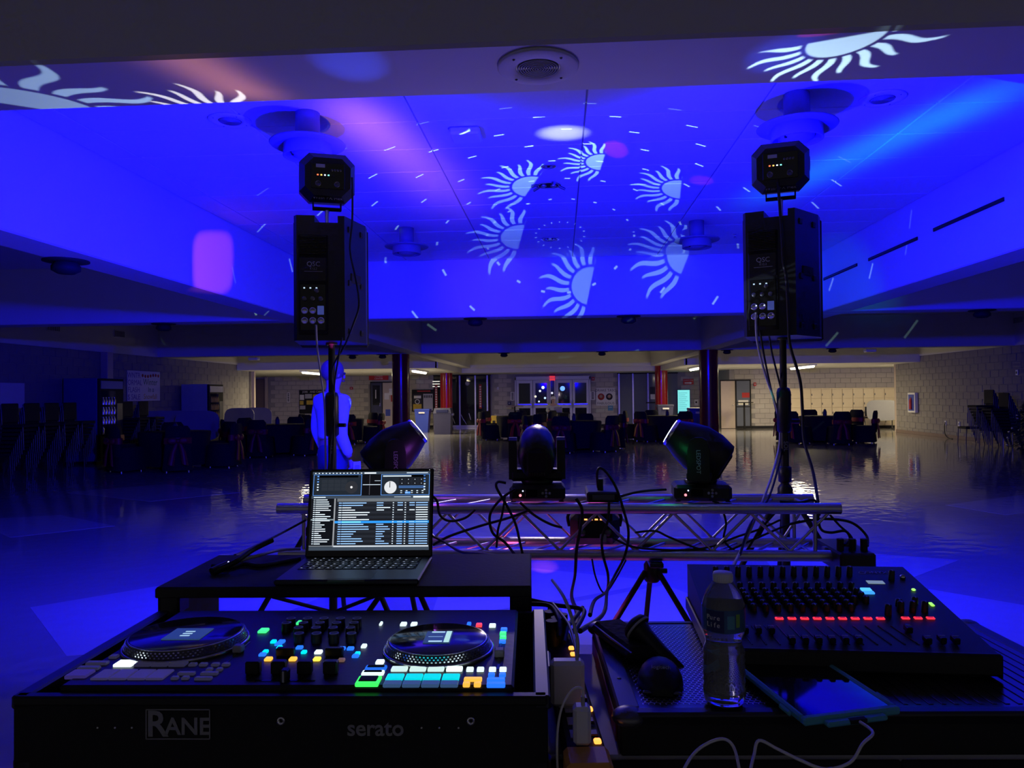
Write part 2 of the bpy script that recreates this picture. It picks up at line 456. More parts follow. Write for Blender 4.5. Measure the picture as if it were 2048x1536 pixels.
def tripod(t, h_hub, spread, foot_ang, r=.013):
    hub = MB().lathe([(.03, h_hub - .05), (.038, h_hub - .04), (.038, h_hub + .03), (.025, h_hub + .05)], 16).build('hub', M['black'], t)
    for a in foot_ang:
        c, s = math.cos(a), math.sin(a)
        lg = MB().tube([(c * .035, s * .035, h_hub), (c * spread, s * spread, .02)], r, 8, 1).build('leg', M['blackm'], t)
        MB().tube([(c * .02, s * .02, h_hub * .35), (c * spread * .52, s * spread * .52, h_hub * .49)], r * .7, 8, 1).build('brace', M['blackm'], t)
        MB().sphere((c * spread, s * spread, .022), .022, 10, 6).build('rubber_foot', M['rubber'], lg)
# stands that carry the truss
for X, lab in ((.42, 'black tripod stand under the right half of the truss'), (-.75, 'black tripod stand under the left half of the truss, behind the laptop')):
    t = thing('truss_stand', lab, 'stand', (X, TY + .15, 0), 0, 'stands under the truss')
    MB().tube([(0, 0, .58), (0, 0, TZ2 - .05)], .022, 12, 1).build('pole', M['black'], t)
    MB().b2((-.03, -.19, TZ2 - .05), (.03, .19, TZ2 - .027), .004).build('cross_bar', M['black'], t)
    MB().tube([(.03, 0, .62), (.07, 0, .62)], .012, 10, 1).build('clamp_knob', M['black'], t)
    tripod(t, .62, .50, [R(-40), R(90), R(205)])

# ---- loudspeaker stands, loudspeakers, wash lights
def speaker_stand(p, lab, ang):
    t = thing('speaker_stand', lab, 'stand', (p[0], p[1], 0), 0, 'loudspeaker stands')
    MB().tube([(0, 0, .08), (0, 0, 1.35)], .0215, 14, 1).build('lower_pole', M['black'], t)
    MB().tube([(0, 0, 1.30), (0, 0, 1.80)], .0175, 14, 1).build('upper_pole', M['blackm'], t)
    c = MB().lathe([(.026, 1.24), (.036, 1.25), (.036, 1.45), (.030, 1.47), (.02, 1.475)], 18).build('locking_collar', M['black'], t)
    MB().tube([(.03, 0, 1.30), (.075, -.01, 1.30)], .011, 10, 1).build('knob', M['black'], c)
    MB().lathe([(.022, .98), (.033, .985), (.033, 1.06), (.022, 1.065)], 18).build('brace_ring', M['black'], t)
    text('SOL', .03, M['silver'], t, Matrix.Translation((0, -.0232, 1.17)) @ Matrix.Rotation(PI / 2, 4, 'X') @ Matrix.Rotation(-PI / 2, 4, 'Z'))
    tripod(t, .92, .62, ang, .014)
    return t
SL, SR = (-1.205, 3.90), (1.165, 4.00)
speaker_stand(SL, 'black loudspeaker stand rising behind the laptop', [R(100), R(220), R(330)])
speaker_stand(SR, 'black loudspeaker stand rising behind the right end of the truss', [R(80), R(200), R(320)])

def loudspeaker(p, z, rz, lab):
    t = thing('loudspeaker', lab, 'loudspeaker', (p[0], p[1], z), rz, 'loudspeakers on stands')
    H = .635
    poly = [(-.178, .19), (.178, .19), (.182, .12), (.178, .05), (.083, -.175), (-.155, -.175), (-.172, -.15), (-.182, .12)]
    # cabinet with a notch in the top for the handle and pole cup
    b = MB().prism(poly, 0, H - .035)
    b.prism([(-.178, .19), (.178, .19), (.182, .12), (.178, .07), (-.182, .07)], H - .035, H)
    b.prism([(-.17, .07), (-.17, -.15), (-.155, -.175), (-.065, -.175), (-.05, .07)], H - .035, H)
    b.prism([(.178, .07), (.178, .05), (.083, -.175), (.05, -.175), (.05, .07)], H - .035, H)
    b.build('cabinet', M['black'], t)
    MB().b2((-.185, .19, -.012), (.185, .215, H + .008), .01).build('front_grille', M['blackm'], t)
    am = MB().b2((-.145, -.181, .03), (.0, -.174, H - .10), .003).build('amplifier_panel', M['blackm'], t)
    MB().b2((-.140, -.186, .30), (-.008, -.18, .42), .002).build('label_plate', M['black'], am)
    for k in range(12):
        MB().b2((-.140, -.194, .435 + k * .008), (-.008, -.181, .439 + k * .008)).build('heatsink_fin', M['black'], am)
    text('QSC', .034, M['lgrey'], am, faceM((-.070, -.1868, .385)))
    text('K12.2', .015, M['lgrey'], am, faceM((-.070, -.1868, .362)))
    MB().b2((-.115, -.1872, .348), (-.025, -.186, .350)).build('print_line', M['lgrey'], am)
    # connector bay
    MB().b2((-.138, -.184, .05), (-.01, -.1795, .285), .003).build('connector_plate', M['blackg'], am)
    for i, (cx, cz) in enumerate(((-.115, .10), (-.115, .15), (-.075, .10), (-.075, .15), (-.035, .10))):
        MB().lathe([(.017, 0), (.017, .005), (.012, .005), (.010, .001), (0, .001)], 18, M=Matrix.Translation((cx, -.184, cz)) @ Matrix.Rotation(PI / 2, 4, 'X')).build('socket', M['chrome'], am)
    for i, (cx, cz) in enumerate(((-.115, .21), (-.075, .21), (-.035, .21), (-.055, .25))):
        MB().lathe([(.011, 0), (.011, .016), (.009, .018), (0, .018)], 16, M=Matrix.Translation((cx, -.184, cz)) @ Matrix.Rotation(PI / 2, 4, 'X')).build('volume_knob', M['steel'], am)
    MB().b2((-.052, -.187, .13), (-.02, -.184, .175), .002).build('display', glow((.10, .14, .6), .35), am)
    for k in range(3):
        MB().b2((-.12 + k * .03, -.186, .262), (-.112 + k * .03, -.184, .268)).build('indicator', glow((.6, .8, 1), 1.0), am)
    # rubber feet on the slanted side
    sd = Vector((.083 - .178, -.175 - .05, 0)); n = Vector((-sd.y, sd.x, 0)).normalized(); n = n if n.x > 0 else -n
    for f in (.22, .78):
        for zz in (.05, .30, H - .06):
            c = Vector((.178, .05, zz)) + sd * f
            MB().box((0, 0, 0), (.03, .012, .03), .003, Matrix.Translation(c) @ Matrix.Rotation(math.atan2(sd.y, sd.x), 4, 'Z')).build('rubber_foot', M['rubber'], t)
    c = Vector((.178, .05, .33)) + sd * .5 - n * .002
    MB().box((0, 0, 0), (.11, .014, .05), .004, Matrix.Translation(c) @ Matrix.Rotation(math.atan2(sd.y, sd.x), 4, 'Z')).build('side_handle', M['blackm'], t)
    MB().b2((-.05, -.12, H - .06), (.05, -.09, H - .035), .004).build('top_handle', M['rubber'], t)
    MB().lathe([(.030, -.012), (.030, 0), (.024, .0)], 16).build('pole_cup', M['steel'], t)
    return t
loudspeaker(SL, 1.735, R(12), 'black loudspeaker on the left stand, above the standing person')
loudspeaker(SR, 1.735, R(-22), 'black loudspeaker on the right stand, with striped light on its edge')

def wash_light(p, z, rz, tilt, lab, words, side_grille):
    t = thing('wash_light', lab, 'stage light', (p[0], p[1], z), 0, 'wash lights on the loudspeakers')
    MB().tube([(0, 0, -.075), (0, 0, .03)], .012, 12, 1).build('spigot', M['alu'], t)
    br = MB().b2((-.075, -.02, .02), (.075, .02, .032), .002)
    br.b2((-.075, -.02, .02), (-.068, .02, .12), .002).b2((.068, -.02, .02), (.075, .02, .12), .002)
    br.build('bracket', M['blackm'], t, Matrix.Rotation(rz, 4, 'Z'))
    T = Matrix.Translation((0, 0, .185)) @ Matrix.Rotation(rz, 4, 'Z') @ Matrix.Rotation(tilt, 4, 'X')
    # body: eight-sided box, back face narrower
    def octo(w, h, c, y): return [(-w + c, y, -h), (w - c, y, -h), (w, y, -h + c), (w, y, h - c), (w - c, y, h), (-w + c, y, h), (-w, y, h - c), (-w, y, -h + c)]
    bd = MB().loft([octo(.115, .095, .045, -.13), octo(.142, .125, .05, -.05), octo(.142, .125, .05, .10), octo(.135, .118, .05, .12)], True, False).build('housing', M['black'], t, T)
    MB().b2((-.085, -.133, -.06), (.085, -.129, .07), .002).build('rear_panel', M['blackg'], bd)
    MB().b2((-.06, -.135, .045), (-.015, -.132, .062), .001).build('rating_label', M['lgrey'], bd)
    MB().b2((-.035, -.135, .0), (.03, -.132, .03), .001).build('display', M['blackg'], bd)
    for k, c in enumerate(((1, .15, .05), (1, .5, .1), (.7, .9, 1), (.2, .9, .7))):
        MB().b2((-.055 + k * .018, -.136, .005), (-.047 + k * .018, -.1335, .011)).build('indicator', glow(c, 2.5), bd)
    for k in range(4):
        MB().lathe([(.006, 0), (.006, .004), (0, .004)], 10, M=Matrix.Translation((.02 + .014 * k, -.133, .035)) @ Matrix.Rotation(PI / 2, 4, 'X')).build('menu_button', M['steel'], bd)
    for sx in (-.05, .045):
        MB().lathe([(.015, 0), (.015, .006), (.011, .006), (.01, .001), (0, .001)], 16, M=Matrix.Translation((sx, -.133, -.035)) @ Matrix.Rotation(PI / 2, 4, 'X')).build('socket', M['steel'], bd)
    for k in range(5):
        MB().lathe([(.010 + k * .006, 0), (.013 + k * .006, 0), (.013 + k * .006, .003), (.010 + k * .006, .003)], 20, M=Matrix.Translation((side_grille * .143, .02, .01)) @ Matrix.Rotation(PI / 2, 4, 'Y')).build('fan_grille_ring', M['steel'], bd)
    text(words, .026, M['lgrey'], bd, Matrix.Translation((.0, -.112, -.105)) @ Matrix.Rotation(PI / 2 - .45, 4, 'X'))
    lens = MB()
    for a in range(6):
        c, s = math.cos(a * PI / 3) * .06, math.sin(a * PI / 3) * .06
        lens.lathe([(0, 0), (.026, 0), (.026, .012), (.02, .018), (0, .02)], 14, M=Matrix.Translation((c, .118, s)) @ Matrix.Rotation(-PI / 2, 4, 'X'))
    lens.build('lens_cluster', glow((.05, .05, 1.0), 4.0), bd)
    # its light
    ld = bpy.data.lights.new('wash_beam', 'SPOT'); ld.color = BLUE; ld.energy = WASH_W * (4 * PI) / 4
    ld.spot_size = R(176); ld.spot_blend = 1.0; ld.shadow_soft_size = .06
    lo = bpy.data.objects.new('wash_beam', ld); COL.objects.link(lo); lo.parent = t
    # spot looks along its -Z: turn it to face forward (+Y)
    lo.matrix_local = Matrix.Translation((0, .26, -.02)) @ Matrix.Rotation(-rz * .0 + (R(18) if p[0] < 0 else R(-18)), 4, 'Z') @ Matrix.Rotation(PI / 2 - R(16), 4, 'X')
    return t
wash_light((SL[0] - .02, SL[1]), 2.42, R(20), R(10), 'black box-shaped wash light on top of the left loudspeaker', 'Wash FX Hex', -1)
wash_light((SR[0], SR[1]), 2.44, R(-16), R(12), 'black box-shaped wash light on top of the right loudspeaker', 'Wash FX Hex', 1)

# ---- moving heads on the truss
def moving_head(p, rz, pan, tilt, lab, ring):
    """head's lens points along local +y of the head, tilted up by tilt"""
    t = thing('moving_head', lab, 'stage light', p, rz, 'moving heads on the truss')
    bs = MB().b2((-.128, -.10, .0), (.128, .10, .072), .014).build('base', M['black'], t)
    MB().b2((-.055, -.104, .02), (.0, -.099, .055), .001).build('display', M['blackg'], bs)
    for dx, dz in ((0, .014), (0, -.014), (-.016, 0), (.016, 0), (0, 0)):
        MB().lathe([(.006, 0), (.006, .004), (0, .004)], 10, M=Matrix.Translation((.04 + dx, -.10, .037 + dz)) @ Matrix.Rotation(PI / 2, 4, 'X')).build('menu_button', M['lgrey'], bs)
    MB().lathe([(.006, 0), (.006, .004), (0, .005)], 10, M=Matrix.Translation((-.078, -.10, .028)) @ Matrix.Rotation(PI / 2, 4, 'X')).build('indicator', glow((1, .25, .3), 2.0), bs)
    MB().sphere((-.066, -.101, .048), .0035, 8, 6).build('indicator', glow((.6, .7, 1), 2.0), bs)
    for sx in (-.11, .11):
        for sy in (-.08, .08): MB().lathe([(.012, -.004), (.012, .0)], 10, (sx, sy, 0)).build('foot', M['rubber'], bs)
    yk = MB(); 
    yk.lathe([(.07, .072), (.075, .08), (.075, .09), (.06, .098)], 24)
    yk.box((0, 0, .113), (.255, .11, .055), .016)
    yo = yk.build('yoke', M['black'], t, Matrix.Rotation(pan, 4, 'Z'))
    for s in (-1, 1):
        a = MB().prism([(-.05, .095), (.05, .095), (.048, .23), (.036, .275), (.015, .288), (-.015, .288), (-.036, .275), (-.048, .23)], -.019, .019,
                   M=Matrix.Translation((s * .112, 0, 0)) @ Matrix(((0, 0, 1, 0), (1, 0, 0, 0), (0, 1, 0, 0), (0, 0, 0, 1))))
        ao = a.build('yoke_arm', M['black'], yo)
        text('LEDSPOT', .026, M['lgrey'], ao, Matrix.Translation((s * .1318, 0, .18)) @ Matrix.Rotation(s * PI / 2, 4, 'Z') @ FACE @ Matrix.Rotation(-PI / 2, 4, 'Z'))
    HT = Matrix.Rotation(pan, 4, 'Z') @ Matrix.Translation((0, 0, .225)) @ Matrix.Rotation(tilt, 4, 'X')
    def ell(rx, rz_, y, n=20): return [(rx * math.cos(2 * PI * i / n), y, rz_ * math.sin(2 * PI * i / n)) for i in range(n)]
    hd = MB().loft([ell(.064, .074, -.130), ell(.078, .094, -.122), ell(.089, .112, -.05), ell(.088, .112, .02), ell(.083, .095, .08), ell(.07, .072, .135), ell(.066, .066, .15)]).build('head', M['black'], t, HT)
    MB().loft([ell(.068, .068, .135), ell(.070, .070, .155), ell(.062, .062, .158), ell(.062, .062, .140)], False).build('lens_rim', M['chrome'], hd)
    MB().loft([ell(.001, .001, .157), ell(.03, .03, .155), ell(.062, .062, .146)], False).build('lens', M['blackg'], hd)
    nl = 26
    for k in range(nl):
        if abs(math.sin(k * PI / nl)) < .2: continue
    MB().lathe([(.052, 0), (.060, .002), (.060, .004), (.052, .004)], 40, M=Matrix.Translation((0, .156, 0)) @ Matrix.Rotation(-PI / 2, 4, 'X')).build('ring_glow', glow(ring, 5.0), hd)
    # rear grille
    gr = MB().b2((-.050, -.138, -.075), (.050, -.110, .060), .01).build('rear_grille', M['blackm'], hd)
    for k in range(7):
        for j in range(2):
            MB().b2((-.036 + k * .011, -.1405, -.060 + j * .008), (-.030 + k * .011, -.136, -.056 + j * .008)).build('vent_slot', M['steel'], gr)
    return t
mz = TZ + .029
moving_head((-.80, TY + .13, mz), R(0), R(-72), R(38), 'black moving head light behind the laptop, tilted up to the right', (1, .95, .75))
moving_head((-.112, TY + .12, mz), R(2), R(0), R(20), 'black moving head light in the middle of the truss, seen from behind', (.3, .4, 1))
moving_head((.645, TY + .12, mz), R(-4), R(80), R(32), 'black moving head light on the right, tilted up to the left with green rim glow', (.9, 1, .9))

# ---- effect lamp hung under the truss
t = thing('effect_lamp', 'black effect lamp hung inside the truss with orange indicators', 'stage light', (.155, TY + .16, .752))
bd = MB().box((0, 0, .075), (.23, .18, .15), .035).build('housing', M['black'], t)
for k in range(4): MB().b2((-.05 + k * .024, -.0925, .118), (-.036 + k * .024, -.0895, .124)).build('digit', glow((1, .35, .08), 2.5), bd)
MB().b2((.02, -.10, .02), (.05, -.09, .055), .002).build('label_tag', M['lgrey'], bd)
for s in (-.06, .06): MB().lathe([(.016, 0), (.016, .006), (0, .006)], 14, M=Matrix.Translation((s, -.09, .06)) @ Matrix.Rotation(PI / 2, 4, 'X')).build('socket', M['steel'], bd)
MB().tube([(-.118, 0, .075), (-.122, 0, .13), (-.06, 0, .165), (.06, 0, .165), (.122, 0, .13), (.118, 0, .075)], .008, 8, 4).build('bracket', M['blackm'], t)
MB().lathe([(0, 0), (.05, 0), (.05, .015), (0, .02)], 20, M=Matrix.Translation((0, .09, .075)) @ Matrix.Rotation(-PI / 2, 4, 'X')).build('lens', glow((1.0, .15, .75), 3.0), bd)
ld = bpy.data.lights.new('effect_beam', 'SPOT'); ld.color = (1.0, .08, .75); ld.energy = 26; ld.spot_size = R(75); ld.spot_blend = .8; ld.shadow_soft_size = .05
lo = bpy.data.objects.new('effect_beam', ld); COL.objects.link(lo); lo.parent = t
lo.matrix_local = Matrix.Translation((-.12, -.05, -.02)) @ Matrix.Rotation(R(-12), 4, 'X') @ Matrix.Rotation(R(-14), 4, 'Y')

# ---- black adapter box on the truss and the outlet box at its right end
t = thing('power_adapter', 'flat black adapter box lying on the truss with a plug standing in it', 'adapter', (.19, TY + .13, TZ + .026))
MB().box((0, 0, .024), (.15, .26, .048), .008).build('case', M['black'], t)
MB().b2((-.05, -.131, .012), (.05, -.129, .036), .0).build('label_plate', M['steel'], t)
MB().tube([(-.01, -.06, .048), (-.01, -.06, .10)], .014, 10, 1).build('plug', M['rubber'], t)
t = thing('outlet_box', 'black outlet box with three plugs at the right end of the truss', 'power strip', (1.26, TY + .05, TZ2 - .055))
MB().box((0, 0, .045), (.15, .34, .09), .008).build('case', M['black'], t)
for k in range(3):
    MB().tube([(-.05 + k * .05, -.10, .09), (-.05 + k * .05, -.10, .14)], .015, 10, 1).build('plug', M['rubber'], t)
MB().b2((.0, .0, .09), (.06, .05, .12), .006).build('adapter_plug', M['lgrey'], t)
MB().b2((-.09, -.02, .03), (-.03, .02, .085), .004).build('clamp', M['steel'], t)

# ---- cables (each one its own)
def cable(lab, pts, r=.0055, m='rubber', D=3.35, grp='cables around the truss', ends=None):
    P = [PD(p[0], p[1], p[2] if len(p) > 2 else D) for p in pts]
    o = MB().tube(P, r, 8, 7).build('cable', M[m])
    tag(o, lab, 'cable', grp); return o
cable('black cable looping high from the plug on the adapter box down to the table', [(1196, 975, 3.42), (1194, 950), (1199, 936), (1213, 945), (1232, 975), (1247, 1020), (1257, 1065), (1250, 1110), (1230, 1150), (1215, 1180, 3.0), (1208, 1225, 2.2), (1160, 1262, 1.62)], .006)
cable('black cable hanging straight down left of the hanging effect lamp', [(1152, 997), (1164, 1020), (1160, 1060), (1153, 1100), (1150, 1150), (1143, 1190, 3.0), (1155, 1228, 2.0), (1150, 1262, 1.6)], .007)
cable('black cable hanging below the hanging effect lamp', [(1218, 1005), (1216, 1040), (1204, 1075), (1206, 1110), (1216, 1150), (1213, 1182), (1190, 1200, 2.6), (1180, 1230, 2.0)], .006)
cable('thin black cable with a low hook below the truss', [(1184, 1118), (1190, 1150), (1202, 1180), (1213, 1184), (1230, 1160), (1252, 1120)], .004)
cable('black cable leaving the middle moving head in a wide loop to the left', [(1012, 966, 3.3), (996, 964, 3.3), (993, 975, 3.28), (1010, 1005, 3.28), (1030, 1045, 3.3), (1040, 1085, 3.3), (1046, 1112, 3.3)], .006)
cable('black cable looping from the middle moving head to the platform back', [(1030, 978, 3.3), (1000, 1000, 3.3), (980, 1030, 3.3), (985, 1065, 3.3), (1010, 1085, 3.28), (1030, 1110, 3.2)], .006)
cable('black cable running down beside the middle moving head', [(1010, 994, 3.3), (1004, 1030, 3.3), (996, 1060, 3.3), (993, 1095, 3.3)], .005)
cable('black cable crossing the truss from behind the laptop to the effect lamp', [(866, 1090, 3.3), (900, 1072, 3.3), (960, 1052, 3.3), (1020, 1035, 3.35), (1060, 1020, 3.36)], .006)
cable('black cable drooping just right of the laptop screen', [(862, 990, 3.3), (874, 1002, 3.3), (880, 1030, 3.33), (900, 1042, 3.33), (930, 1036, 3.34), (950, 1020, 3.36)], .006)
cable('black cable running low from the laptop along the truss', [(860, 1070, 3.2), (890, 1085, 3.2), (920, 1103, 2.6), (960, 1108, 2.1), (1000, 1113, 1.84)], .005)
cable('black cable from the middle moving head down to the hanging effect lamp', [(1040, 1005), (1068, 1030), (1100, 1048), (1124, 1055)], .006)
cable('black cable sagging from the effect lamp along the lower truss tube', [(1224, 1075), (1260, 1092), (1300, 1098), (1360, 1100), (1420, 1094), (1470, 1075), (1520, 1058), (1560, 1040)], .005)
cable('black cable from the adapter box to the right moving head', [(1240, 993, 3.45), (1270, 985, 3.45), (1300, 981, 3.45), (1332, 979, 3.48)], .006)
cable('black cable rising from the truss across the right diagonal braces', [(1270, 1065), (1310, 1062), (1340, 1075), (1400, 1098), (1450, 1102), (1500, 1082), (1560, 1056), (1600, 1042)], .005)
cable('black cable winding from the right moving head along the truss top', [(1425, 1002), (1440, 1010), (1452, 1045), (1448, 1080), (1470, 1102), (1490, 1104), (1520, 1060), (1560, 1015)], .005)
cable('black cable arching over the right truss end to the outlet box', [(1560, 1003), (1600, 1005), (1625, 1000), (1634, 1010), (1640, 1055), (1660, 1065), (1690, 1062), (1700, 1078), (1688, 1090, 3.3)], .006)
cable('black cable in a broad arc onto the rightmost plug of the outlet box', [(1580, 1048), (1640, 1038), (1700, 1044), (1732, 1070), (1735, 1092, 3.3)], .006)
cable('black cable from the truss top to the middle plug of the outlet box', [(1660, 1030), (1680, 1052), (1700, 1070), (1710, 1090, 3.3)], .005)
cable('black cord hanging from the left wash light down the loudspeaker back', [(704, 355, 3.72), (705, 400, 3.72), (704, 450, 3.7), (700, 500, 3.66), (712, 560, 3.62), (718, 610, 3.6), (706, 650, 3.6), (690, 690, 3.7), (664, 740, 3.82), (668, 800, 3.84), (662, 880, 3.84), (655, 960, 3.8)], .005)
cable('pale cable hanging from the left loudspeaker sockets down its pole', [(632, 650, 3.66), (634, 690, 3.7), (640, 740, 3.78), (648, 800, 3.83), (650, 860, 3.84), (652, 960, 3.8)], .005, 'lgrey')
cable('black cable looping from the left loudspeaker beside its pole', [(684, 675, 3.68), (676, 720, 3.75), (668, 780, 3.84), (668, 860, 3.84), (664, 960, 3.8)], .0045)
cable('black cord hanging from the right wash light down the loudspeaker back', [(1553, 335, 3.84), (1557, 380, 3.82), (1560, 420, 3.74), (1564, 470, 3.7), (1566, 520, 3.7), (1573, 560, 3.7), (1577, 640, 3.7), (1580, 690, 3.7), (1600, 760, 3.72), (1605, 820, 3.74), (1608, 880, 3.7), (1625, 940, 3.6), (1634, 990, 3.45), (1638, 1030, 3.36)], .0075)
cable('pale green-lit cable hanging from the right loudspeaker sockets', [(1512, 625, 3.78), (1514, 680, 3.78), (1528, 740, 3.82), (1545, 790, 3.9), (1556, 830, 3.93), (1560, 880, 3.94), (1550, 930, 3.8), (1530, 990, 3.5), (1505, 1050, 3.36), (1480, 1105, 3.2), (1465, 1135, 2.2)], .006, 'lgrey')
cable('black cable hanging second from left below the right loudspeaker', [(1520, 660, 3.78), (1526, 700, 3.8), (1538, 760, 3.88), (1552, 820, 3.93), (1566, 880, 3.94), (1555, 940, 3.8), (1535, 1000, 3.5), (1500, 1050, 3.36), (1480, 1110, 3.1)], .005)
cable('black cable hanging close against the right stand pole', [(1538, 670, 3.8), (1545, 710, 3.86), (1560, 770, 3.93), (1572, 820, 3.94), (1568, 900, 3.94)], .005)
cable('black cable running left from the truss end to the floor beyond the laptop', [(612, 1040, 3.3), (560, 1068, 3.2), (500, 1098, 2.4), (470, 1112, 1.9)], .005)
# ================================================================ DJ TABLE
TT = .90    # table top
t = thing('folding_table', 'white-topped folding table under the controller case and mixer', 'table', (.03, 1.34, 0), R(2.5))
MB().b2((-.845, -.19, TT - .04), (.90, .27, TT), .008).build('table_top', M['lgrey'], t)
for k in range(2):
    MB().b2((.03 + k * .435 if k else -.84, -.200, .12), (.03 if not k else .898, -.191, TT - .002), .003).build('skirt', M['cloth'], t)
MB().b2((.03, -.200, .12), (.465, -.191, TT - .002), .003).build('skirt', M['cloth'], t)
for sx in (-.7, .75):
    for sy in (-.16, .2): MB().tube([(sx, sy, 0), (sx, sy, TT - .04)], .014, 10, 1).build('leg', M['steel'], t)
    MB().tube([(sx, -.16, .25), (sx, .2, .25)], .01, 8, 1).build('cross_bar', M['steel'], t)

class Fr:
    def __init__(s, o): s.o = o; bpy.context.view_layer.update(); s.I = o.matrix_world.inverted()
    def L(s, px, py, z): return s.I @ PZ(px, py, z)
    def D(s, px, py, D): return s.I @ PD(px, py, D)

# ---- controller case
p = PZ(556, 1392, 1.02)
cs = thing('controller_case', 'black flight case tray holding the DJ controller', 'flight case', (p.x, p.y, TT), R(2.3))
W, Dp, H = .388, .435, .12
MB().b2((-W, 0, 0), (W, Dp, .012)).build('tray_bottom', M['blackm'], cs)
MB().b2((-W, 0, 0), (W, .014, H - .004), .002).build('front_panel', M['blackm'], cs)
MB().b2((-W, Dp - .012, 0), (W, Dp, H - .004), .002).build('rear_panel', M['blackm'], cs)
for s in (-1, 1):
    MB().b2((s * W, .012, 0), (s * (W - .012), Dp - .012, H - .004), .002).build('side_panel', M['blackm'], cs)
    MB().b2((s * (W + .004), 0, H - .02), (s * (W - .02), Dp, H), .003).build('aluminium_edge', M['gunmetal'], cs)
    MB().b2((s * (W + .004), .0, .0), (s * (W - .03), .03, .03), .006).build('corner_cap', M['steel'], cs)
    lt = MB().b2((s * (W + .010), .17, .03), (s * (W), .25, .10), .003).build('latch', M['steel'], cs)
    MB().b2((s * (W + .013), .19, .05), (s * (W + .009), .23, .08), .002).build('latch_plate', M['chrome'], lt)
MB().b2((-W, -.003, H - .014), (W, .016, H), .003).build('front_edge', M['black'], cs)
text('R', .052, M['silver'], cs, faceM((-.176, -.0015, H - .041)), bold=.0009)
text('ANE', .034, M['silver'], cs, faceM((-.131, -.0015, H - .044)), bold=.0007)
lg = MB(); 
for (a, b, c, d) in ((-.150, -.105, -.0225, -.0215), (-.150, -.105, .0205, .0215)): pass
lg.b2((-.192, -.0022, H - .0195), (-.098, -.0008, H - .0180)).b2((-.192, -.0022, H - .0615), (-.098, -.0008, H - .0600)).b2((-.0995, -.0022, H - .0615), (-.098, -.0008, H - .018)).b2((-.192, -.0022, H - .0615), (-.1905, -.0008, H - .018))
lg.build('logo_frame', M['silver'], cs)
text('serato', .032, M['silver'], cs, faceM((.141, -.0015, H - .046)), bold=.0006)
FC = Fr(cs)
for px in (175, 211, 246, 840, 876, 915): 
    q = FC.D(px, 1414, 1.06); MB().sphere((q.x, -.001, H - .045), .0022, 8, 5).build('screw', M['chrome'], cs)
for px in (553, 940):
    q = FC.D(px, 1400, 1.06); MB().lathe([(.006, 0), (.006, .003), (.003, .003), (.0025, 0)], 12, M=Matrix.Translation((q.x, 0, H - .035)) @ Matrix.Rotation(PI / 2, 4, 'X')).build('headphone_socket', M['chrome'], cs)

# ---- DJ controller
ct = thing('dj_controller', 'black DJ controller with two platters and lit coloured pads', 'DJ controller', (p.x, p.y, TT + .014), R(2.3))
f = Fr(ct); ZT = 1.028; zt = ZT - (TT + .014)
a, b = f.L(110, 1376, ZT), f.L(1027, 1384, ZT)
y0 = .017
MB().b2((a.x, y0, 0), (b.x, .405, zt), .004).build('chassis', M['black'], ct)
EM = {}
def btn(px, py, w, h, m, name='button', hz=.004, z=ZT, skew=0):
    l, r = f.L(px - w / 2, py, z), f.L(px + w / 2, py, z); d0, d1 = f.L(px, py + h * .43, z), f.L(px, py - h * .43, z)
    cx, cy = (l.x + r.x) / 2, (d0.y + d1.y) / 2
    return MB().box((cx, cy, zt + hz / 2 - .001), (abs(r.x - l.x), abs(d1.y - d0.y), hz + .002), .0012).build(name, m, ct)
Wt, Cy, Bl, Gn, Og, Ye, Rd = (.75, .95, 1), (.0, .75, .95), (.02, .18, 1), (.05, .9, .25), (1, .5, .06), (1, .75, .08), (.9, .06, .08)
dim = glow((.26, .24, .60), .07); dimb = M['steel']
MB_ = btn
btn(251, 1329, 36, 12, glow((.85, 1, 1), 1.6))
for x_ in (288, 322, 357): btn(x_, 1330, 32, 9, dim)
for x_ in (211, 247, 284, 320):
    btn(x_, 1351, 34, 22, glow((.22, .18, .60), .13), 'pad', .003)
btn(160, 1350, 42, 16, glow((.12, .08, .55), .22), 'play_button'); btn(178, 1338, 42, 6, dim); btn(195, 1328, 42, 6, dim); btn(228, 1315, 16, 6, dim)
for x_ in (386, 407, 431, 452): btn(x_, 1331, 15, 5, dim)
for x_, y_, w_ in ((419, 1341, 12), (439, 1341, 12), (373, 1349, 34), (419, 1349, 34), (350, 1358, 14), (371, 1358, 14), (407, 1359, 34)): btn(x_, y_, w_, 5, dim)
btn(527, 1263, 17, 8, glow(Gn, 1.4)); btn(598, 1247, 8, 6, glow(Gn, 1.2))
for x_, y_, c_ in ((547, 1285, Cy), (563, 1285, Bl), (557, 1290, Bl), (559, 1297, Cy), (599, 1297, Bl), (608, 1306, Cy), (531, 1305, Cy), (525, 1311, Bl), (684, 1299, Bl), (701, 1299, Bl), (715, 1309, Cy), (711, 1314, Bl)):
    btn(x_, y_, 13 if c_ is Bl else 10, 5, glow(c_, 1.2))
btn(637, 1306, 14, 6, glow(Wt, 1.4)); btn(728, 1294, 10, 6, glow(Wt, 1.2))
for x_, c_ in ((537, Og), (586, Og), (634, Ye)): btn(x_, 1320, 14, 6, glow(c_, 1.3))
btn(683, 1322, 13, 5, glow((.45, .25, .22), .3))
for x_, y_, w_, c_ in ((762, 1249, 5, Wt), (807, 1250, 12, Wt), (828, 1250, 12, Wt), (958, 1252, 12, Rd), (985, 1253, 13, Wt), (1008, 1261, 13, Bl), (1006, 1269, 13, Gn), (1006, 1277, 13, Gn), (1005, 1285, 13, Bl), (938, 1250, 8, Bl)):
    btn(x_, y_, w_, 6, glow(c_, 1.2))
btn(760, 1326, 16, 7, glow(Wt, 1.4))
btn(752, 1338, 42, 8, glow(Bl, .8)); btn(752, 1338, 34, 4, M['blackm'], 'button_face', .0055)
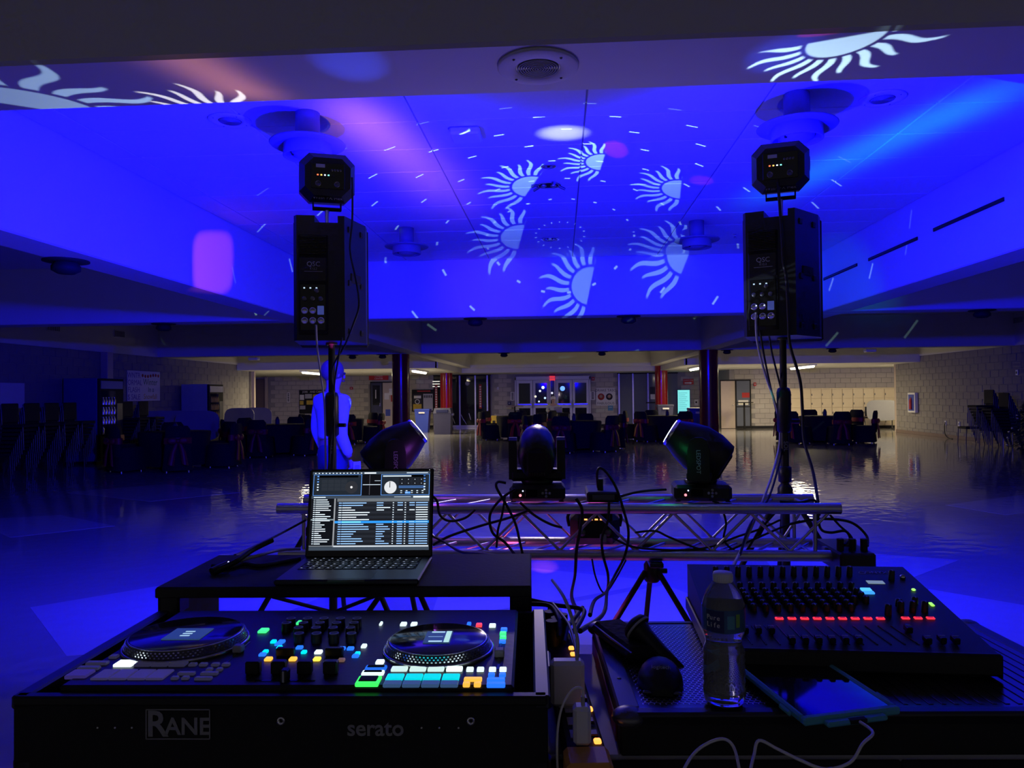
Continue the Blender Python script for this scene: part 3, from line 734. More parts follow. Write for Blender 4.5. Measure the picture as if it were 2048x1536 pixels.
btn(746, 1348, 44, 8, glow(Wt, 1.2)); btn(746, 1348, 36, 3.5, M['blackm'], 'button_face', .0055)
btn(737, 1364, 46, 18, glow((.05, .95, .12), 1.2), 'play_button'); btn(737, 1363, 36, 12, M['blackm'], 'button_face', .0055)
for x_ in (799, 836, 872, 909): btn(x_, 1340, 32, 8, glow((.75, 1, .95), .9 if x_ < 900 else 1.4))
for x_, x2 in ((790, 785), (828, 823), (864, 861), (902, 899)):
    btn(x_, 1356, 34, 13, glow((.0, .72, .80), 1.0), 'pad', .003); btn(x2, 1368.5, 35, 11, glow((.06, .14, .32), .5), 'pad', .003)
for x_ in (940, 961, 985, 1006): btn(x_, 1341, 14, 7, glow((.8, 1, 1), 1.1))
for x_, y_, w_, c_ in ((983, 1352, 13, Bl), (1005, 1352, 13, Bl), (946, 1361, 36, Og), (933, 1370, 14, Og), (955, 1370, 14, Og), (992, 1362, 36, Bl), (992, 1371, 37, Bl)):
    btn(x_, y_, w_, 6.5, glow(c_, 1.1))
# knobs
kn = MB().lathe([(.009, 0), (.0085, .014), (.0075, .016), (0, .016)], 14).mesh('knob', M['black'])
kt = MB().lathe([(.0085, .0), (.0085, .001), (.006, .001), (.006, 0)], 14).mesh('knob_cap', M['silver'])
for yy, xs in ((1254, (582, 615, 648, 681, 714)), (1263, (573, 607, 640, 673, 708)), (1273, (597, 632, 666, 701)), (1285, (598, 633, 668, 703))):
    for x_ in xs:
        q = f.L(x_, yy, ZT); o = obj('knob', kn, ct); o.location = (q.x, q.y, zt)
        o2 = obj('knob_cap', kt, o); o2.location = (0, 0, .0155)
# faders
def fader(px, py, w, d, hz, m='black', slot=.05):
    q = f.L(px, py, ZT)
    MB().box((q.x, q.y, zt + .0003), (.004, slot, .001)).build('fader_slot', M['blackg'], ct)
    MB().box((q.x, q.y, zt + hz / 2), (w, d, hz), .002).build('fader_cap', M[m], ct)
for x_ in (507, 558, 610, 662): fader(x_, 1347, .022, .014, .020)
fader(571, 1312, .030, .012, .014, 'black', .02); fader(669, 1312, .030, .012, .014, 'black', .02)
q = f.L(570, 1362, ZT); MB().box((q.x, q.y, zt + .0003), (.09, .004, .001)).build('fader_slot', M['blackg'], ct)
o = MB().box((q.x, q.y, zt + .009), (.012, .016, .018), .002).build('crossfader_cap', M['black'], ct); MB().box((q.x, q.y - .0085, zt + .009), (.003, .001, .016)).build('cap_stripe', M['lgrey'], o)
fader(477, 1304, .016, .016, .012, 'lgrey', .10); fader(999, 1312, .016, .018, .012, 'lgrey', .12)
# platters
def platter(px, py, rx, scr):
    q = f.L(px, py, ZT + .012); l, r = f.L(px - rx, py, ZT + .012), f.L(px + rx, py, ZT + .012); rr = (r.x - l.x) / 2
    pl = MB().lathe([(rr, 0), (rr, .004), (rr - .004, .006), (rr - .008, .016), (rr - .012, .018)], 64, (q.x, q.y, zt)).build('platter', M['steel'], ct)
    MB().lathe([(rr + .0008, .0025), (rr + .0008, .0045), (rr - .003, .006), (rr - .003, .0045)], 64, (q.x, q.y, zt)).build('platter_rim', M['chrome'], pl)
    dots = MB()
    n = 84
    for row, (dr, dz) in enumerate(((.0048, .0085), (.0062, .0118), (.0076, .0150))):
        for k in range(n):
            a = 2 * PI * (k + .5 * (row % 2)) / n
            dots.box((0, 0, 0), (.0022, .0028, .0022), 0, Matrix.Translation((q.x + (rr - dr) * math.cos(a), q.y + (rr - dr) * math.sin(a), zt + dz)) @ Matrix.Rotation(a, 4, 'Z'))
    dd = dots.build('strobe_dots', M['chrome'], pl); dd['kind'] = 'stuff'
    MB().lathe([(0, .0195), (rr - .013, .0195), (rr - .011, .0185), (rr - .012, .016)], 64, (q.x, q.y, zt)).build('control_vinyl', M['vinyl'], pl)
    MB().lathe([(rr - .012, .0188), (rr - .0095, .0188), (rr - .0095, .017), (rr - .012, .017)], 64, (q.x, q.y, zt)).build('vinyl_edge', M['chrome'], pl)
    l, r = f.L(scr[0], (scr[2] + scr[3]) / 2, ZT + .02), f.L(scr[1], (scr[2] + scr[3]) / 2, ZT + .02); d0, d1 = f.L(scr[0], scr[3], ZT + .02), f.L(scr[0], scr[2], ZT + .02)
    cx, cy, w, d = (l.x + r.x) / 2, (d0.y + d1.y) / 2, r.x - l.x, d1.y - d0.y
    s = MB().box((cx, cy, zt + .0205), (w, d, .002), .0006).build('platter_screen', glow((.02, .05, .14), .9), pl)
    return pl, s, cx, cy, w, d
M['vinyl'] = mat('black_vinyl', (.008, .008, .010), .10, var=.05, spec=.7)
pl, s_, cx, cy, w, d = platter(374, 1273, 117, (338, 413, 1258, 1280))
for k in range(3): MB().box((cx, cy + .01 - .011 * k, zt + .0218), (.016, .004, .0004)).build('screen_text', glow((.5, .8, 1), .8), s_)
pl, s_, cx, cy, w, d = platter(877, 1284, 109, (850, 903, 1264, 1287))
MB().box((cx + w * .36, cy, zt + .0218), (w * .2, d * .95, .0004)).build('screen_text', glow((.5, .85, .75), .9), s_)
MB().box((cx - w * .1, cy, zt + .0218), (w * .55, .0012, .0004)).build('screen_text', glow((.3, .5, .9), .8), s_)
for k in (-.4, .4): MB().box((cx - w * .05, cy + k * d, zt + .0218), (w * .5, d * .1, .0004)).build('screen_text', glow((.5, .8, 1), .8), s_)

# ---- laptop platform
a, b = PZ(310, 1175, 1.06), PZ(1063, 1172, 1.06)
pf = thing('laptop_platform', 'black laptop shelf standing on the rear of the controller case', 'shelf', ((a.x + b.x) / 2, (a.y + b.y) / 2, TT), R(2.3))
w = (b - a).length / 2
zp = 1.06 - TT
MB().b2((-w, 0, zp - .014), (w, .315, zp), .003).build('shelf_board', M['blackm'], pf)
MB().b2((-w, -.002, zp - .022), (w, .012, zp - .002), .002).build('front_lip', M['black'], pf)
for s in (-1, 1):
    lg_ = MB().b2((s * w, .01, .0), (s * (w - .008), .30, zp - .014), .002)
    lg_.build('side_leg', M['blackm'], pf)
    MB().b2((s * w, .01, zp - .06), (s * (w - .045), .06, zp - .014), .004).build('gusset', M['black'], pf)
    MB().b2((s * (w + .002), .03, .05), (s * (w - .002), .07, .06)).build('foam_pad', M['rubber'], pf)

# ---- laptop
a, b = PZ(552, 1158, 1.073), PZ(834, 1162, 1.073)
lp = thing('laptop', 'dark grey laptop showing DJ software, open on the shelf', 'laptop', ((a.x + b.x) / 2, (a.y + b.y) / 2, 1.061), R(2.5))
w = .150; dep = .222
ba = MB().b2((-w, 0, .001), (w, dep, .0125), .003).build('base', M['gunmetal'], lp)
MB().b2((-.042, .012, .0124), (.05, .075, .0128)).build('touchpad', M['gunmetal'], ba)
MB().b2((-.038, -.0004, .008), (.038, .001, .012)).build('lid_notch', M['steel'], ba)
MB().b2((-.130, .092, .0120), (.130, .205, .01265)).build('keyboard_well', M['blackm'], ba)
key = MB().box((0, 0, 0), (.0155, .0150, .0012), .0004).mesh('key', M['black'])
for j in range(6):
    for i in range(13):
        k_ = obj('key', key, ba); k_.location = (-.120 + i * .0197 + (j % 3) * .002, .1005 + j * .0190, .0132)
        if j == 0 and 4 <= i <= 7: k_.scale.x = 1.2
gl = glow((.6, .7, 1), .5)
km = MB().box((0, 0, 0), (.004, .0025, .0003)).mesh('legend', gl)
for j in range(6):
    for i in range(13):
        if random.random() < .85:
            k_ = obj('key_legend', km, ba); k_.location = (-.120 + i * .0197 + (j % 3) * .002 - .003, .103 + j * .0190, .01395)
hinge = Matrix.Translation((0, dep - .004, .0115)) @ Matrix.Rotation(R(-13), 4, 'X')   # screen leans back
hs = .208
ld_ = MB().b2((-w, 0, 0), (w, .006, hs), .003).build('screen_lid', M['blackg'], lp, hinge)
M['screen'] = glow((.012, .014, .020), 1.0)
sw, s0, s1 = w - .008, .016, hs - .007
MB().b2((-sw, -.0008, s0), (sw, .001, s1)).build('display', M['screen'], ld_)
def srect(x0, x1, z0, z1, col, e=1.0, lift=.0012, store={}):
    """rect in 0..1 screen coords (z down)"""
    k = (col, e, lift)
    store.setdefault(k, MB()).b2((-sw + 2 * sw * x0, -lift - .0002, s1 - (s1 - s0) * z1), (-sw + 2 * sw * x1, -lift, s1 - (s1 - s0) * z0))
    return store
SW, SB, SG, SD = (.75, .88, 1), (.12, .35, .95), (.05, .07, .10), (.02, .03, .045)
srect(0, 1, 0, .033, SG)
srect(0, 1, .31, .345, SG); srect(0, 1, .955, 1.0, SG)
for x0, x1 in ((.01, .42), (.585, .995)):
    srect(x0, x1, .035, .305, SB, .7, .0010); srect(x0 + .004, x1 - .004, .039, .30, (.016, .022, .032), 1, .0013)
    srect(x0 + .05, x1 - .03, .045, .075, (.0, .0, .0), 1, .0015)
for k in range(14): srect(.02 + k * .03, .03 + k * .03, .012, .024, SW, .8, .0015)
srect(.44, .54, .010, .026, SW, .9, .0015); srect(.80, .98, .012, .024, SW, .5, .0015)
srect(.425, .58, .035, .305, (.004, .004, .006), 1, .0010)
srect(.43, .58, .165, .172, SW, .7, .0015); srect(.485, .49, .04, .30, (.08, .08, .1), 1, .0013); srect(.53, .58, .115, .121, SW, .5, .0015)
for k in range(4):
    for j in range(3): srect(.08 + k * .055, .13 + k * .055, .10 + j * .05, .145 + j * .05, (.024, .030, .042), 1, .0015)
    for j in range(2): srect(.735 + k * .055, .785 + k * .055, .08 + j * .05, .125 + j * .05, (.012, .014, .02), 1, .0015)
    for j in range(2): srect(.758 + k * .055, .764 + k * .055, .10 + j * .05, .107 + j * .05, SW, .8, .0017)
srect(.735, .955, .188, .194, SB, .6, .0015); srect(.735, .955, .206, .212, SB, .6, .0015)
for k in range(5): srect(.75 + k * .045, .765 + k * .045, .245, .255, SW, .7, .0015); srect(.75 + k * .045, .765 + k * .045, .27, .28, SW, .5, .0015)
srect(.79, .835, .262, .287, SB, .8, .0015)
for k in range(6): srect(.042, .055, .05 + k * .035, .065 + k * .035, SB if k < 3 else SW, .8, .0015); srect(.945, .96, .05 + k * .035, .065 + k * .035, SB if k < 3 else SW, .7, .0015)
srect(.60, .84, .052, .066, SW, .7, .0018)
srect(.02, .12, .322, .334, SW, .7, .0015); srect(.86, .995, .318, .338, SW, .8, .0015); srect(.70, .84, .324, .332, SW, .4, .0015)
# playlist
srect(.005, .195, .345, .945, (.004, .005, .008), 1, .0010); srect(.195, .207, .345, .955, (.4, .42, .45), .8, .0013)
srect(.22, .995, .345, .385, (.16, .18, .20), 1, .0011)
srect(.205, .995, .94, .957, (.5, .55, .6), .9, .0013); srect(.0, .2, .94, .95, (.4, .45, .5), .6, .0013)
rng = random.Random(5)
for k in range(22):
    z = .355 + k * .0265
    srect(.02, .035, z, z + .010, SW, .7, .0015); srect(.04, .075 + rng.random() * .10, z + .001, z + .011, SW, .85, .0015)
srect(.005, .195, .605, .622, (.35, .45, .5), .7, .0013)
for k in range(18):
    z = .393 + k * .0302
    if k % 2 == 0: srect(.22, .995, z - .004, z + .024, (.020, .024, .034), 1, .0011)
    if k == 8:
        srect(.205, .995, z - .004, z + .025, (.02, .22, .62), 1.0, .0013)
    col = SW if 2 <= k <= 7 else (.30, .55, 1.0)
    srect(.235, .26, z + .005, z + .016, col, .8, .0016); srect(.265, .34 + rng.random() * .16, z + .005, z + .016, (.3, 1, .6) if k == 8 else col, .85, .0016)
    if k != 8 and k not in (4, 5, 6, 7): srect(.555, .60 + rng.random() * .08, z + .005, z + .016, col, .8, .0016)
    srect(.69, .70, z + .005, z + .016, SW, .7, .0016)
    if k not in (4, 5, 6, 7, 2): srect(.73, .775, z + .005, z + .016, col, .8, .0016); srect(.83, .875, z + .005, z + .016, col, .8, .0016)
    srect(.79, .802, z + .005, z + .016, SW, .6, .0016); srect(.885, .985, z + .005, z + .016, col, .8, .0016)
store = srect(0, .001, 0, .001, SG)
for (col, e, lift), mb in store.items(): tag(mb.build('screen_graphics', glow(col, e * (1.6 if max(col) > .5 else 1.0)), ld_), kind='stuff')
for cx_, cz_, rr_, m_ in ((.335, .20, .052, glow((.03, .032, .04), 1)), (.665, .205, .052, glow((.8, .82, .85), 1.0)), (.335, .20, .010, glow((.9, .9, .9), 1))):
    MB().lathe([(0, 0), (rr_ * 2 * sw, 0), (rr_ * 2 * sw, .0004), (0, .0004)], 30, M=Matrix.Translation((-sw + 2 * sw * cx_, -.0016 if rr_ > .02 else -.0022, s1 - (s1 - s0) * cz_)) @ Matrix.Rotation(PI / 2, 4, 'X')).build('deck_disc', m_, ld_)
MB().box((-sw + 2 * sw * .66, -.0024, s1 - (s1 - s0) * .17), (.0016, .0004, .014)).build('needle', M['blackm'], ld_)
MB().sphere((sw - .002, -.0005, hs - .0035), .0008, 8, 5).build('camera_dot', glow((.9, .9, 1), 1), ld_)

# ---- small things on the shelf behind the laptop
o = MB().tube([PZ(440, 1140, 1.062), PZ(480, 1122, 1.07), PZ(520, 1110, 1.08), PZ(560, 1100, 1.075), PZ(600, 1098, 1.066)], .004, 8).build('cable', M['lgrey']); tag(o, 'thin pale cable lying on the shelf left of the laptop', 'cable', 'cables on the shelf')
o = MB().tube([PZ(425, 1132, 1.068), PZ(455, 1135, 1.066), PZ(490, 1128, 1.066), PZ(520, 1132, 1.066), PZ(560, 1125, 1.066), PZ(600, 1118, 1.066)], .0055, 8).build('cable', M['rubber']); tag(o, 'thick black cable lying on the shelf left of the laptop', 'cable', 'cables on the shelf')
g = thing('headset_stand', 'slim black gooseneck lamp lying on the shelf left of the laptop', 'lamp', PZ(432, 1140, 1.061))
g['label'] = 'slim black gooseneck arm leaning on the shelf left of the laptop'; g.name = 'gooseneck_arm'; g['category'] = 'arm'
I = Matrix.Translation(-g.location)
MB().tube([I @ PZ(428, 1142, 1.069), I @ PZ(470, 1124, 1.085), I @ PZ(505, 1100, 1.10), I @ PZ(545, 1080, 1.115)], .006, 10).build('arm', M['black'], g)
MB().tube([I @ PZ(424, 1144, 1.068), I @ PZ(455, 1130, 1.076)], .010, 10, 1).build('end_sleeve', M['black'], g)
MB().sphere(tuple(I @ PZ(457, 1124, 1.084)), .002, 8, 6).build('indicator', glow((.7, .7, 1), 1.5), g)

# ================================================================ RIGHT CASE, MIXER AND WHAT LIES ON IT
rc = thing('rack_case', 'black flight case with honeycomb top under the mixer', 'flight case', (.085, 1.152, TT), R(2.8))
zr = .965 - TT; RW, RD = .80, .462
tp = MB().b2((0, 0, 0), (RW, RD, zr - .0012), .004).build('body', M['blackm'], rc)
M['casetop'] = mat('case_laminate', (.035, .035, .045), .22, var=.2, scale=30, spec=.9)
MB().b2((.02, .02, zr - .002), (RW - .02, RD - .02, zr), 0).build('top_panel', M['casetop'], rc)
for (p0, p1) in (((0, 0, zr - .02), (RW, .022, zr + .001)), ((0, RD - .018, zr - .02), (RW, RD, zr + .001)), ((0, .022, zr - .02), (.035, RD - .018, zr + .001)), ((RW - .03, .022, zr - .02), (RW, RD - .018, zr + .001))):
    MB().b2(p0, p1, .003).build('aluminium_edge', M['gunmetal'], rc)
for cx_, cy_ in ((.0, .0), (.0, RD), (RW, 0), (RW, RD)):
    MB().sphere((min(max(cx_, .015), RW - .015), min(max(cy_, .015), RD - .015), zr - .010), .026, 14, 8, sz=.55).build('ball_corner', M['steel'], rc)
MB().b2((-.003, .03, .01), (0, RD - .03, zr - .022), .001).build('red_side_panel', mat('dark_red_laminate', (.20, .01, .015), .5), rc)
for yy in (.14, .30): MB().sphere((.017, yy, zr + .001), .004, 8, 5, sz=.4).build('rivet', M['steel'], rc)
hx = MB(); hr = .0052; row = 0; y = .035
while y < RD - .035:
    x = .045 + (hr * .866 if row % 2 else 0)
    while x < .34:
        for k in range(3):
            a0, a1 = R(60 * k + 30), R(60 * k + 90)
            q0 = Vector((x + hr * math.cos(a0), y + hr * math.sin(a0), 0)); q1 = Vector((x + hr * math.cos(a1), y + hr * math.sin(a1), 0))
            dd = (q1 - q0).normalized(); nn = Vector((-dd.y, dd.x, 0)) * .0007
            hx.quad(q0 + nn + Vector((0, 0, zr + .0006)), q1 + nn + Vector((0, 0, zr + .0006)), q1 - nn + Vector((0, 0, zr + .0006)), q0 - nn + Vector((0, 0, zr + .0006)))
        x += hr * 1.732
    y += hr * 1.5; row += 1
hx.build('honeycomb', M['alu'], rc)['kind'] = 'stuff'
for k in range(22):
    MB().b2((.345 + k * .0195, .03, zr), (.352 + k * .0195, RD - .03, zr + .0012), .0004).build('rib', M['casetop'], rc)

# ---- mixer
FL, FR_, BL, BR = PZ(1428, 1303, 1.01), PZ(1988, 1303, 1.01), PZ(1397, 1138, 1.065), PZ(1808, 1135, 1.065)
mrz = R(-2.2)
mx = thing('mixing_console', 'dark grey mixing console with red-lit channel buttons on the right case', 'mixer', ((FL.x + FR_.x) / 2 + .004, (FL.y + FR_.y) / 2, .967), mrz)
fm = Fr(mx); mw, md = .230, .385
zf, zb = 1.01 - .967, 1.068 - .967
body = MB().loft([[(s * mw, yy, zz) for (yy, zz) in ((0, .012), (0, zf), (md, zb), (md, .0))] for s in (-1, 1)], True, False).build('body', mat('mixer_grey', (.028, .030, .038), .5, var=.1, scale=40), mx)
slope = math.atan2(zb - zf, md); SM = Matrix.Rotation(slope, 4, 'X')
MB().b2((-mw - .004, -.006, .008), (mw + .004, .006, zf + .002), .004).build('front_rail', M['black'], mx)
for s in (-1, 1): MB().b2((s * (mw + .005), -.002, .002), (s * mw, md, .03), .003).build('side_cheek', M['black'], mx)
for sx in (-.2, .2):
    for sy in (.03, md - .08): MB().lathe([(.012, -.001), (.012, .013)], 12, (sx, sy, 0)).build('foot', M['rubber'], mx)
def on_mixer(px, py):
    """pixel to the sloping top of the console"""
    o_ = fm.I @ O; d_ = fm.I.to_3x3() @ ray(px, py)
    n = Vector((0, -math.sin(slope), math.cos(slope))); p0 = Vector((0, 0, zf))
    return o_ + d_ * (n.dot(p0 - o_) / n.dot(d_))
def mbtn(px, py, w, h, hz, m, name, ch=.001):
    q = on_mixer(px, py)
    return MB().box((0, 0, hz / 2), (w, h, hz), ch).build(name, m, mx, Matrix.Translation(q) @ SM)
mk = MB().lathe([(.0062, 0), (.0058, .013), (.0045, .0145), (0, .0145)], 12).mesh('knob', M['black'])
mp = MB().box((0, -.003, .0148), (.0014, .006, .0008)).mesh('knob_pointer', M['lgrey'])
tall = MB().lathe([(.0062, 0), (.0058, .020), (.0045, .0215), (0, .0215)], 12).mesh('gain_knob', M['black'])
def knob(px, py, me=mk):
    q = on_mixer(px, py); o = obj('knob', me, mx, Matrix.Translation(q) @ SM)
    o2 = obj('knob_pointer', mp, o); 
    if me is tall: o2.location = (0, 0, .007)
for i in range(13):
    X0 = 1430 + i * 22.3
    knob(X0 + 1, 1152, tall)
    xs_shift = (0, 8, 13, 18, 24, 31, 38)
    for j, yy in enumerate((1178, 1190, 1198, 1206, 1214, 1222)):
        if i >= 11 and j > 3: continue
        knob(X0 + 5 + j * 4.6 + i * (j * .42), yy)
for x_, y_ in ((1478 + 1, 1233),): pass
for x_, y_, m_ in ((1783, 1160, tall), (1797, 1212, mk), (1829, 1208, mk), (1801, 1224, tall), (1825, 1224, tall), (1849, 1224, tall), (1776, 1230, tall)): knob(x_, y_, m_)
for i in range(9): 
    o = mbtn(1558.5 + i * 25.3, 1238.2, .0150, .0075, .003, glow((1, .03, .06), 1.3), 'mute_button'); 
    mbtn(1558.5 + i * 25.3, 1238.2, .009, .0025, .0036, glow((.35, .01, .02), .8), 'button_face', .0003)
for x_ in (1811, 1836, 1861):
    mbtn(x_, 1237.5, .0145, .0075, .003, glow((1, .03, .06), 1.3), 'mute_button'); mbtn(x_, 1237.5, .009, .0025, .0036, glow((.35, .01, .02), .8), 'button_face', .0003)
for i in range(13):
    a = on_mixer(1478 + i * 25.3, 1252); b = on_mixer(1505 + i * 27.8, 1290)
    MB().tube([a + Vector((0, 0, .0004)), b + Vector((0, 0, .0004))], .0013, 6, 1).build('fader_slot', M['blackg'], mx)
    if i < 3: fx, fy = 1490 + i * 26, 1266
    elif i == 10: fx, fy = 1815, 1268
    elif i == 9: fx, fy = 1806, 1288
    else: fx, fy = 1583 + (i - 3) * 26.6, 1286
    if i in (9, 10): fx, fy = (1854, 1287) if i == 9 else (1816, 1265)
    if i == 11: fx, fy = 1883, 1286
    if i == 12: fx, fy = 1910, 1287
    q = on_mixer(fx, fy)
    o = MB().box((0, 0, .0075), (.010, .020, .012), .002).build('fader_cap', M['black'], mx, Matrix.Translation(q) @ SM)
    MB().box((0, 0, .0138), (.010, .0014, .0006)).build('cap_line', M['lgrey'], o)
o = mbtn(1732, 1181, .020, .012, .004, glow((.08, .45, 1.0), 1.4), 'lit_button'); mbtn(1738, 1187, .020, .010, .004, glow((.05, .35, 1.0), 1.2), 'lit_button')
mbtn(1751, 1165, .034, .016, .0012, glow((.30, .42, .50), .55), 'display')
mbtn(1827, 1181, .008, .007, .004, glow((.4, 1, .15), 1.3), 'power_light', .002); mbtn(1863, 1210, .007, .014, .003, glow((.35, .95, .1), 1.3), 'meter_segment'); mbtn(1848, 1208, .007, .005, .003, glow((.45, .55, .5), .6), 'meter_segment')
q = on_mixer(1760, 1146); text('ONYX16', .016, M['silver'], mx, Matrix.Translation(q + Vector((0, 0, .0008))) @ SM)
q = on_mixer(1724, 1146); MB().lathe([(.007, 0), (.007, .0008), (.0055, .0008), (.0055, 0)], 20).build('logo_ring', M['silver'], mx, Matrix.Translation(q) @ SM)
q = on_mixer(1805, 1158); MB().sphere((0, 0, .004), .006, 12, 6).build('talkback_grille', M['chrome'], mx, Matrix.Translation(q) @ SM)

# ---- water bottle
p = PZ(1449, 1403, .968)
bt = thing('water_bottle', 'clear plastic water bottle, half full, in front of the mixer', 'bottle', (p.x, p.y, .968))
prof = [(.0, .004), (.018, .002), (.027, .0), (.0315, .006), (.0325, .016)]
for k in range(6): prof += [(.0325, .024 + k * .011), (.0310, .029 + k * .011)]
prof += [(.0275, .093), (.0280, .100), (.0320, .112), (.0328, .116), (.0328, .150), (.0320, .155), (.026, .172), (.017, .185), (.0135, .189), (.0135, .199)]
MB().lathe(prof, 40).build('body', M['clear'], bt)
wp = [(.0, .005), (.026, .003), (.0305, .008), (.0313, .018)]
for k in range(6): wp += [(.0313, .025 + k * .011), (.0299, .029 + k * .011)]
wp += [(.0268, .092), (.0268, .0955), (0, .0955)]
M['water'] = mat('water', (.9, .95, 1), .0, var=0, trans=1.0, ior=1.33)
MB().lathe(wp, 40).build('water', M['water'], bt)
cp = MB().lathe([(.0145, .187), (.0150, .188), (.0150, .199), (.0142, .2015), (0, .2015)], 36).build('cap', M['whitep'], bt)
for k in range(28):
    a = 2 * PI * k / 28; MB().box((.0151 * math.cos(a), .0151 * math.sin(a), .1935), (.0008, .0008, .010)).build('cap_rib', M['whitep'], cp)
lb = MB()
def arc(mb, a0, a1, z0, z1, r, n=24):
    for i in range(n):
        t0, t1 = a0 + (a1 - a0) * i / n, a0 + (a1 - a0) * (i + 1) / n
        mb.quad((r * math.cos(t0), r * math.sin(t0), z0), (r * math.cos(t1), r * math.sin(t1), z0), (r * math.cos(t1), r * math.sin(t1), z1), (r * math.cos(t0), r * math.sin(t0), z1))
arc(lb, 0, 2 * PI, .115, .150, .0333, 40)
lo_ = lb.build('label', mat('blue_label', (.05, .13, .30), .4, var=.3, scale=60), bt)
e = MB(); arc(e, R(-150), R(-100), .116, .149, .0337, 10); e.build('label_patch', mat('navy_label', (.02, .025, .16), .4), lo_)
for s, z in (('Pure', .138), ('Life', .127)):
    for i, ch in enumerate(s):
        a = R(-143 + i * 9.5); text(ch, .0105, M['whitep'], lo_, Matrix.Translation((.0341 * math.cos(a), .0341 * math.sin(a), z)) @ Matrix.Rotation(a + PI / 2, 4, 'Z') @ FACE)
e = MB(); arc(e, R(-92), R(-72), .122, .142, .0336, 8); e.build('label_badge', mat('teal_label', (.10, .35, .45), .4), lo_)
e = MB(); arc(e, R(-68), R(-56), .124, .144, .0337, 6); e.build('label_leaf', mat('leaf_print', (.25, .50, .10), .4), lo_)

# ---- computer mouse
p = PZ(1325, 1392, .968)
ms = thing('computer_mouse', 'black computer mouse on the honeycomb case top', 'mouse', (p.x, p.y, .968), R(-4))
rings = []
for t_ in [i / 12 for i in range(13)]:
    yy = .118 * t_; wd = .036 * (.80 + .25 * math.sin(PI * min(1, t_ * 1.05))) * (math.sin(PI * min(max(t_, .04), .96)) ** .28); hh = .039 * (math.sin(PI * min(max(t_ * .92 + .04, .03), .97)) ** .6)
    rings.append([(wd * math.cos(a), yy, max(0, hh * math.sin(a))) if math.sin(a) > 0 else (wd * math.cos(a), yy, .0) for a in [2 * PI * k / 20 for k in range(20)]])
sh = MB().loft(rings).build('shell', M['black'], ms)
MB().tube([(0, .112, .012), (0, .10, .026), (0, .085, .034)], .004, 8, 3).build('scroll_wheel', M['rubber'], ms)
MB().b2((-.030, .004, .001), (.030, .012, .004), .001).build('base_strip', M['steel'], ms)
text('logitech', .010, M['lgrey'], sh, Matrix.Translation((0, .030, .0348)) @ Matrix.Rotation(R(28), 4, 'X'))

# ---- microphone with its charging cradle
a, b = PZ(1270, 1250, 1.02), PZ(1318, 1300, .985)
mc = thing('microphone', 'black handheld microphone resting head-up on the case', 'microphone', b)
d_ = (a - b); q = d_.to_track_quat('Z', 'Y').to_matrix().to_4x4(); Lm = d_.length
mb_ = MB().lathe([(.010, -.055), (.0125, -.05), (.0135, .0), (.016, Lm * .55), (.0185, Lm * .72), (.0195, Lm * .8)], 20).build('body', M['black'], mc, q)
gr = MB().lathe([(.0195, Lm * .8), (.0255, Lm * .84), (.0265, Lm * .97), (.0225, Lm * 1.08), (.012, Lm * 1.15), (0, Lm * 1.16)], 24).build('grille', mat('mic_mesh', (.03, .03, .035), .45, .6, bump=.8, scale=50, bscale=700), mc, q)
MB().lathe([(.0255, Lm * .84), (.0275, Lm * .86), (.0275, Lm * .89), (.0262, Lm * .91)], 24).build('grille_ring', M['lgrey'], gr)
MB().box((0, -.0135, .005), (.014, .006, .016), .002).build('switch_plate', M['chrome'], mc, q)
MB().lathe([(.008, -.085), (.008, -.055)], 12).build('antenna_stub', M['rubber'], mc, q)
p = PZ(1290, 1318, .967)
bg = thing('pouch', 'black zipped pouch lying under the microphone', 'pouch', (p.x, p.y, .967), R(20))
MB().box((-.005, .07, .014), (.075, .19, .027), .012).build('body', M['cloth'], bg)
MB().tube([(-.035, -.02, .020), (-.038, .08, .021), (-.035, .15, .020)], .0025, 6).build('zip', M['steel'], bg)

# ---- tablet in a teal case
c = [PZ(1503, 1340, .985), PZ(1690, 1335, .985), PZ(1815, 1438, .972), PZ(1600, 1436, .972)]
ctr = (c[2] + c[3]) / 2
tb = thing('tablet', 'tablet in a rubber teal case lying in front of the mixer', 'tablet', (ctr.x, ctr.y, .968), R(1.5))
w, d = .080, .225
M['teal'] = mat('teal_rubber', (.10, .42, .55), .55, var=.06)
T = Matrix.Rotation(R(4), 4, 'X')
shx = .055
def sk(x, y): return (x - y * 0.0, y)
tc = MB()
T = Matrix.Rotation(R(3), 4, 'X') @ Matrix.Rotation(R(14), 4, 'Z')
for (x0, x1, ya, yb) in ((-w, w, 0, .013), (-w, w, d - .016, d), (-w, -w + .009, .01, d - .01), (w - .009, w, .01, d - .01)): tc.b2((x0, ya, 0), (x1, yb, .012), .003)
tc.b2((-w + .004, .004, 0), (w - .004, d - .004, .005))
for s in (-1, 1):
    for yy in (.03, d - .05): tc.b2((s * w, yy, .001), (s * (w + .006), yy + .03, .010), .003)
tc.b2((-.05, -.012, .0), (.05, .002, .008), .003)
tc.build('bumper_case', M['teal'], tb, T)
MB().b2((-w + .009, .013, .004), (w - .009, d - .016, .0092)).build('screen', mat('tablet_glass', (.01, .01, .014), .04, spec=.8), tb, T)
MB().b2((-.012, d - .010, .012), (.012, d - .006, .0125)).build('camera_slot', M['blackm'], tb, T)
MB().b2((-.014, -.013, .002), (.014, -.004, .0085), .001).build('charging_port', M['blackm'], tb, T)
e0 = T @ Vector((0, -.014, .006)); bpy.context.view_layer.update(); e0 = tb.matrix_world @ e0
